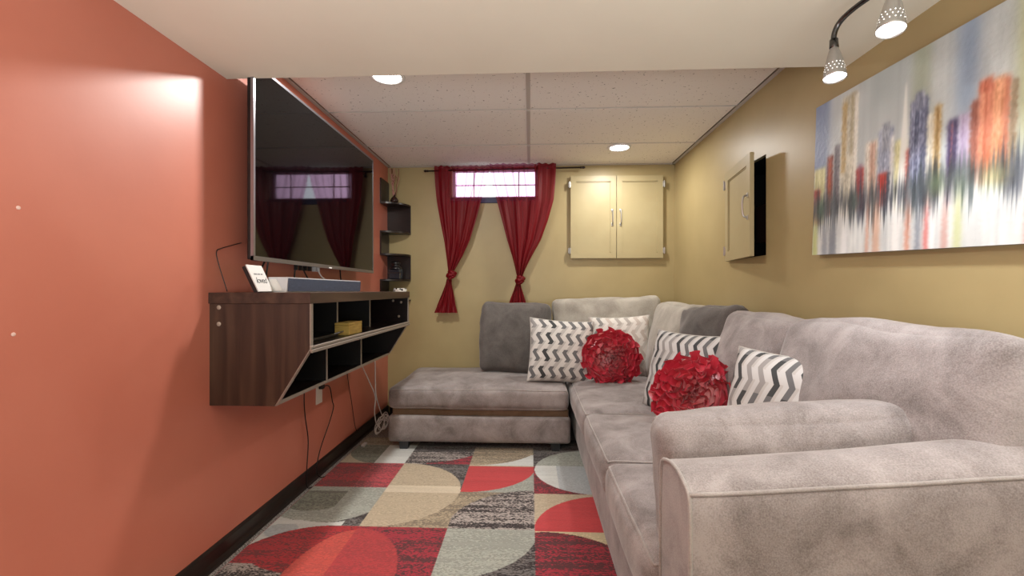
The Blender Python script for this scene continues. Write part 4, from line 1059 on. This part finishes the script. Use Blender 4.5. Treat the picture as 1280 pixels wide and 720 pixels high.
# padded inner arm cushion (bolster) standing against the arm
cushion('arm_cushion', sofa, (0.645, 1.10, 0.603), (0.33, 0.082, 0.175), 0.05, (0.008, 0.020, 0.018), M['sofa'], rot=(math.radians(-3), math.radians(-3), 0), pipe=((1, 1),), seed=13.0, wr=0.010, wfreq=4.5, n=(20, 6, 10))
# loose back cushions that belong to the sofa (right-wall run, from the near end)
def back(name, cy, hy, cx, cz, hz, m, lean, seed, hx=0.115, rz=0.0, rx=0.0, crown=0.05, wr=0.016, wf=4.0, pipe=((0, -1),)):
    return cushion(name, sofa, (cx, cy, cz), (hx, hy, hz), 0.055, (crown, 0.010, 0.020), m, rot=(rx, math.radians(lean), rz), pipe=pipe, seed=seed, wr=wr, wfreq=wf, n=(8, 18, 16))
back('back_cushion', 1.275, 0.375, 0.99, 0.700, 0.265, M['sofa'], 14, 21.0, pipe=())
back('back_cushion', 1.935, 0.285, 1.0, 0.690, 0.265, M['sofa'], 15, 27.0, pipe=())
back('back_cushion', 2.98, 0.34, 0.985, 0.695, 0.275, M['sofa_light'], 14, 33.0, pipe=())
# back cushion along the back wall
obj('back_frame', bx(0.275, 1.078, 3.60, 3.69, 0.30, 0.80, bev=0.02), M['sofa'], sofa)
cushion('back_cushion', sofa, (0.60, 3.47, 0.735), (0.42, 0.11, 0.265), 0.05, (0.0, 0.045, 0.012), M['sofa_light'], rot=(math.radians(-12), math.radians(-2), 0), pipe=(), seed=41.0, wr=0.020, wfreq=4.0, n=(18, 8, 14))

# chaise
ch = thing('chaise', 'grey microfibre chaise with thick cushion and black feet before the back wall', 'chaise', (-0.33, 3.28, 0.013))
CHX0, CHX1, CHY0, CHY1 = -0.945, 0.262, 2.885, 3.67
bm, f = softbox(((CHX1-CHX0)/2, (CHY1-CHY0)/2, 0.088), 0.022, (0.0, 0.012, 0.0), (16, 8, 5), 0.003, 3.0)
bmesh.ops.transform(bm, matrix=Matrix.Translation(((CHX0+CHX1)/2, (CHY0+CHY1)/2, 0.150)), verts=bm.verts)
obj('base', bm, M['sofa'], ch, smooth=True)
obj('deck', bx(CHX0+0.02, CHX1-0.01, CHY0+0.025, CHY1-0.01, 0.23, 0.285, bev=0.01), M['cushion_brown'], ch)
cushion('seat_cushion', ch, ((CHX0+CHX1)/2-0.008, (CHY0+CHY1)/2-0.008, 0.352), ((CHX1-CHX0)/2-0.006, (CHY1-CHY0)/2+0.004, 0.073), 0.04, (0.004, 0.010, 0.040), M['sofa'], pipe=((2, 1), (2, -1)), seed=51.0, wr=0.007, wfreq=3.0, n=(20, 12, 5))
for x, y in ((-0.845, 2.93), (0.165, 2.93), (-0.84, 3.60), (0.17, 3.60)):
    bm = B()
    prism(bm, [(x-0.032, ZF+0.055), (x+0.032, ZF+0.055), (x+0.026, ZF), (x-0.026, ZF)], y-0.028, y+0.028, 'y'); obj('foot', bm, M['leg'], ch)

# ------------------------------------------------------------ loose pillows
def pillow_mesh(w_, h_, t_, seed=0.0, n=44, wr=0.006, pinch=0.10):
    """square pillow in local XZ, thickness along Y, standing on z=0"""
    V = []; F = []; UV = []
    def P(u, v, side):
        e = (1-abs(u)**2.6)*(1-abs(v)**2.6)
        # edges draw in between the corners
        x = u*(w_/2)*(1-pinch*(1-v*v)*0.6*abs(u)**3); z = v*(h_/2)*(1-pinch*(1-u*u)*0.6*abs(v)**3)
        th = t_/2*max(e, 0)**0.52
        nz_ = noise.noise(Vector((u*2.3+seed, v*2.3-seed, side*1.3)))*0.6 + noise.noise(Vector((u*6+seed, v*6, side)))*0.25
        y = side*(th + wr*nz_*min(1, e*4))
        # pull wrinkles at corners
        return (x, y, z+h_/2)
    idx = {}
    def ticks(): return [-math.cos(PI*k/n)*0.35 + (-1+2*k/n)*0.65 for k in range(n+1)]
    T = ticks(); T[0] = -1; T[-1] = 1
    for side in (-1, 1):
        for i, u in enumerate(T):
            for j, v in enumerate(T):
                b = i in (0, n) or j in (0, n)
                key = (i, j, 0 if b else side)
                if key not in idx:
                    idx[key] = len(V); V.append(P(u, v, side)); UV.append(((u+1)/2, (v+1)/2))
        for i in range(n):
            for j in range(n):
                k = [(a, b_, 0 if (a in (0, n) or b_ in (0, n)) else side) for a, b_ in ((i, j), (i+1, j), (i+1, j+1), (i, j+1))]
                q = [idx[x] for x in k]
                F.append(q if side < 0 else q[::-1])
    me = bpy.data.meshes.new('cover'); me.from_pydata(V, [], F)
    ul = me.uv_layers.new(name='UVMap')
    flat = [c_ for l in me.loops for c_ in UV[l.vertex_index]]
    ul.data.foreach_set('uv', flat)
    border = []
    for i in range(n): border.append(V[idx[(i, 0, 0)]])
    for j in range(n): border.append(V[idx[(n, j, 0)]])
    for i in range(n, 0, -1): border.append(V[idx[(i, n, 0)]])
    for j in range(n, 0, -1): border.append(V[idx[(0, j, 0)]])
    return me, border
def pillow(name, label, loc, rot, w_, h_, t_, m, seed, group=None, seam='piping', wr=0.006, pinch=0.10):
    r_ = thing(name, label, 'pillow', loc, group, rot)
    me, bd = pillow_mesh(w_, h_, t_, seed, wr=wr, pinch=pinch)
    objm('cover', me, m, r_, smooth=True, local=True)
    bm = B(); tube(bm, bd, 0.0028, 6, closed=True); obj('seam', bm, M[seam], r_, smooth=True, local=True)
    return r_
D = math.radians
def box_pillow(label, loc, rot, half, m, seed, wr, crown):
    r_ = thing('throw_pillow', label, 'pillow', loc, 'plain grey back pillows', rot)
    bm, f = softbox(half, 0.045, crown, (16, 6, 16), wr, seed, 4.5)
    mt = Matrix.Translation((0, 0, half[2]))
    bmesh.ops.transform(bm, matrix=mt, verts=bm.verts)
    obj('cover', bm, m, r_, smooth=True, local=True)
    b2 = B(); tube(b2, loop_pts(f, 0.0, 1, 16, mt), 0.003, 6, closed=True); obj('seam', b2, m, r_, smooth=True, local=True)
box_pillow('large plain dark grey pillow standing at the left end of the chaise back', (-0.118, 3.30, 0.455), (D(-12), D(2), D(3)), (0.262, 0.07, 0.262), M['sofa_dark'], 2.2, 0.014, (0.004, 0.055, 0.004))
box_pillow('plain dark grey pillow with wrinkled corner behind the leaning zigzag pillow', (0.925, 2.45, 0.465), (D(-13), D(-4), D(-76)), (0.25, 0.05, 0.262), M['sofa_dark'], 6.1, 0.024, (0.004, 0.045, 0.004))
pillow('zigzag_pillow', 'grey and white zigzag pillow leaning on the dark grey pillow over the chaise', (0.205, 3.03, 0.435), (D(-16), D(4), D(4)), 0.46, 0.445, 0.15, M['chev_a'], 1.0, 'zigzag throw pillows', seam='silk_tag')
pillow('zigzag_pillow', 'pale zigzag pillow in the corner, half hidden by the red ruffled pillow', (0.655, 3.20, 0.44), (D(-12), D(-3), D(-12)), 0.44, 0.45, 0.14, M['chev_b'], 4.0, 'zigzag throw pillows', seam='silk_tag')
pillow('zigzag_pillow', 'zigzag pillow leaning steeply behind the larger red ruffled pillow', (0.715, 2.25, 0.44), (D(-17), D(0), D(-62)), 0.45, 0.43, 0.13, M['chev_c'], 8.0, 'zigzag throw pillows', seam='silk_tag')
pillow('zigzag_pillow', 'zigzag pillow nearest the camera, rising behind the arm cushion', (0.79, 1.49, 0.44), (D(-16), D(0), D(-66)), 0.44, 0.43, 0.15, M['chev_c'], 12.0, 'zigzag throw pillows', seam='silk_tag')

def rosette(label, loc, rot, R_, seed):
    rnd = random.Random(seed)
    r_ = thing('ruffled_pillow', label, 'pillow', loc, 'red ruffled pillows', rot)
    bm = B()   # round cushion body, axis -Y
    lathe(bm, [(0, -0.075), (R_*0.4, -0.068), (R_*0.75, -0.045), (R_*0.95, -0.012), (R_*0.97, 0.012), (R_*0.8, 0.045), (R_*0.4, 0.062), (0, 0.066)], (0, 0, R_), 40, Matrix.Rotation(-PI/2, 3, 'X') @ Matrix.Scale(-1, 3, (0, 0, 1)))
    obj('cushion_body', bm, M['silk'], r_, smooth=True, local=True)
    rings = 10
    for q in range(rings):
        r = R_*(0.06+0.90*q/(rings-1))
        nT = 60+int(150*r/R_); nh = 5
        k = int(round(4 + 11*r/R_)); ph = [rnd.uniform(0, 6.28) for _ in range(5)]
        bm = B(); rows = []
        for i in range(nT):
            a = 2*PI*i/nT
            amp = R_*0.105*(0.75+0.5*math.sin(3*a+ph[0]))*(0.55+0.45*min(1, q/2))*(0.6 if q == rings-1 else 1.0)
            wv = math.sin(k*a+ph[1]+1.1*math.sin(2*a+ph[2]))
            ta = 0.9/k*math.sin(2*(k*a+ph[1]))
            ring = []
            for j in range(nh+1):
                t = j/nh
                rr = r + amp*wv*(0.25+0.95*t) + R_*0.10*t*(q/rings)*1.1
                aa = a + ta*t
                dome = 0.072*math.sqrt(max(0.0, 1-(r/R_)**2*0.96))
                y = -(dome + t*(0.036 + 0.009*math.sin(5*a+ph[3]))*(1.1-0.65*q/rings)) + 0.006
                ring.append(bm.verts.new((rr*math.cos(aa), y, R_+rr*math.sin(aa))))
            rows.append(ring)
        for i in range(nT):
            A, B_ = rows[i], rows[(i+1) % nT]
            for j in range(nh): bm.faces.new((A[j], B_[j], B_[j+1], A[j+1]))
        obj('ruffle', bm, M['silk'], r_, smooth=True, local=True)
    return r_
rosette('smaller looking red ruffled round pillow in the far corner between two zigzag pillows', (0.535, 2.93, 0.435), (D(-14), 0, D(-4)), 0.185, 3)
rosette('red ruffled round pillow nearer the camera beside the arm cushion', (0.70, 1.92, 0.432), (D(-20), D(0), D(-30)), 0.178, 6)

# ------------------------------------------------------------ track light
tr = thing('track_light', 'curved track light with perforated metal cone shades under the soffit', 'track light', (0.93, 0.75, ZS))
rail = [(0.905, 1.352, 1.803), (0.905, 1.350, 1.835), (0.912, 1.335, 1.862), (0.925, 1.29, 1.876), (0.945, 1.20, 1.878), (0.96, 1.10, 1.878), (0.955, 0.98, 1.878), (0.93, 0.86, 1.878), (0.915, 0.74, 1.878), (0.93, 0.60, 1.878), (0.955, 0.48, 1.878), (0.95, 0.35, 1.878), (0.93, 0.22, 1.878)]
bm = B(); tube(bm, spline(rail, 8), 0.0075, 10); obj('rail', bm, M['dark_steel'], tr, smooth=True)
bm = B(); lathe(bm, [(0.0, -0.025), (0.05, -0.022), (0.06, 0.0)], (0.915, 0.74, ZS), 32); tube(bm, [(0.915, 0.74, ZS-0.02), (0.915, 0.74, 1.878)], 0.008, 10); obj('canopy', bm, M['nickel'], tr, smooth=True)
heads = [((0.905, 1.352, 1.803), 8, -4), ((0.884, 1.11, 1.80), 8, -10), ((0.92, 0.60, 1.80), 5, -8), ((0.93, 0.25, 1.80), 5, -8)]
for k, ((x, y, z), tx, ty) in enumerate(heads):
    mt = Euler((D(-tx), D(-ty), 0)).to_matrix()
    if k: 
        bm = B(); tube(bm, [(x, y, z-0.005), (x, y, 1.875), (0.955 if k == 1 else x, y, 1.879)], 0.006, 8); obj('stem', bm, M['dark_steel'], tr, smooth=True)
    bm = B(); lathe(bm, [(0.0, 0.016), (0.011, 0.016), (0.012, -0.010), (0.009, -0.014)], (x, y, z), 16, mt); obj('socket', bm, M['dark_steel'], tr, smooth=True)
    L = 0.098; r1 = 0.030
    prof = [(0.006, -0.006)] + [(0.009+(r1-0.009)*(t**0.7), -0.010-L*t) for t in [i/14 for i in range(15)]]
    bm = B(); lathe(bm, prof, (x, y, z), 36, mt)
    s = obj('shade', bm, M['nickel'], tr, smooth=True)
    sol = s.modifiers.new('thickness', 'SOLIDIFY'); sol.thickness = 0.0012; sol.offset = -1
    bm = B(); lathe(bm, [(0.0, -0.010-L+0.004), (r1*0.93, -0.010-L+0.006)], (x, y, z), 36, mt); obj('bulb', bm, M['bulb'], s, smooth=True)
    # emissive discs on the unpierced shade stand in for lit holes
    bm = B()
    for row in range(3):
        t = 0.60+0.11*row; rad = 0.009+(r1-0.009)*(t**0.7)
        for a in range(16):
            an = 2*PI*(a+0.5*(row % 2))/16
            c0 = Vector((rad*math.cos(an), rad*math.sin(an), -0.010-L*t)); nn = Vector((math.cos(an), math.sin(an), 0.25)).normalized()
            tt = Vector((-math.sin(an), math.cos(an), 0)); bt_ = nn.cross(tt)
            vs = [bm.verts.new(Vector((x, y, z)) + mt @ (c0 + nn*0.0008 + (tt*math.cos(q)+bt_*math.sin(q))*0.00115)) for q in [2*PI*i/8 for i in range(8)]]
            bm.faces.new(vs)
    o = obj('glow_dots', bm, M['glow_dot'], s); o['kind'] = 'stuff'
    # lamp just inside the rim, shining down
    l = bpy.data.lights.new('track_lamp', 'SPOT'); l.energy = TRACK_POWER*4; l.spot_size = D(128); l.spot_blend = 0.35; l.shadow_soft_size = 0.03; l.color = (0.96, 0.97, 1.0)
    lo = bpy.data.objects.new('track_lamp', l); C.objects.link(lo)
    p = Vector((x, y, z)) + mt @ Vector((0, 0, -0.010-L-0.002))
    lo.location = p - Vector(tr.location); lo.rotation_euler = mt.to_euler(); lo.parent = tr
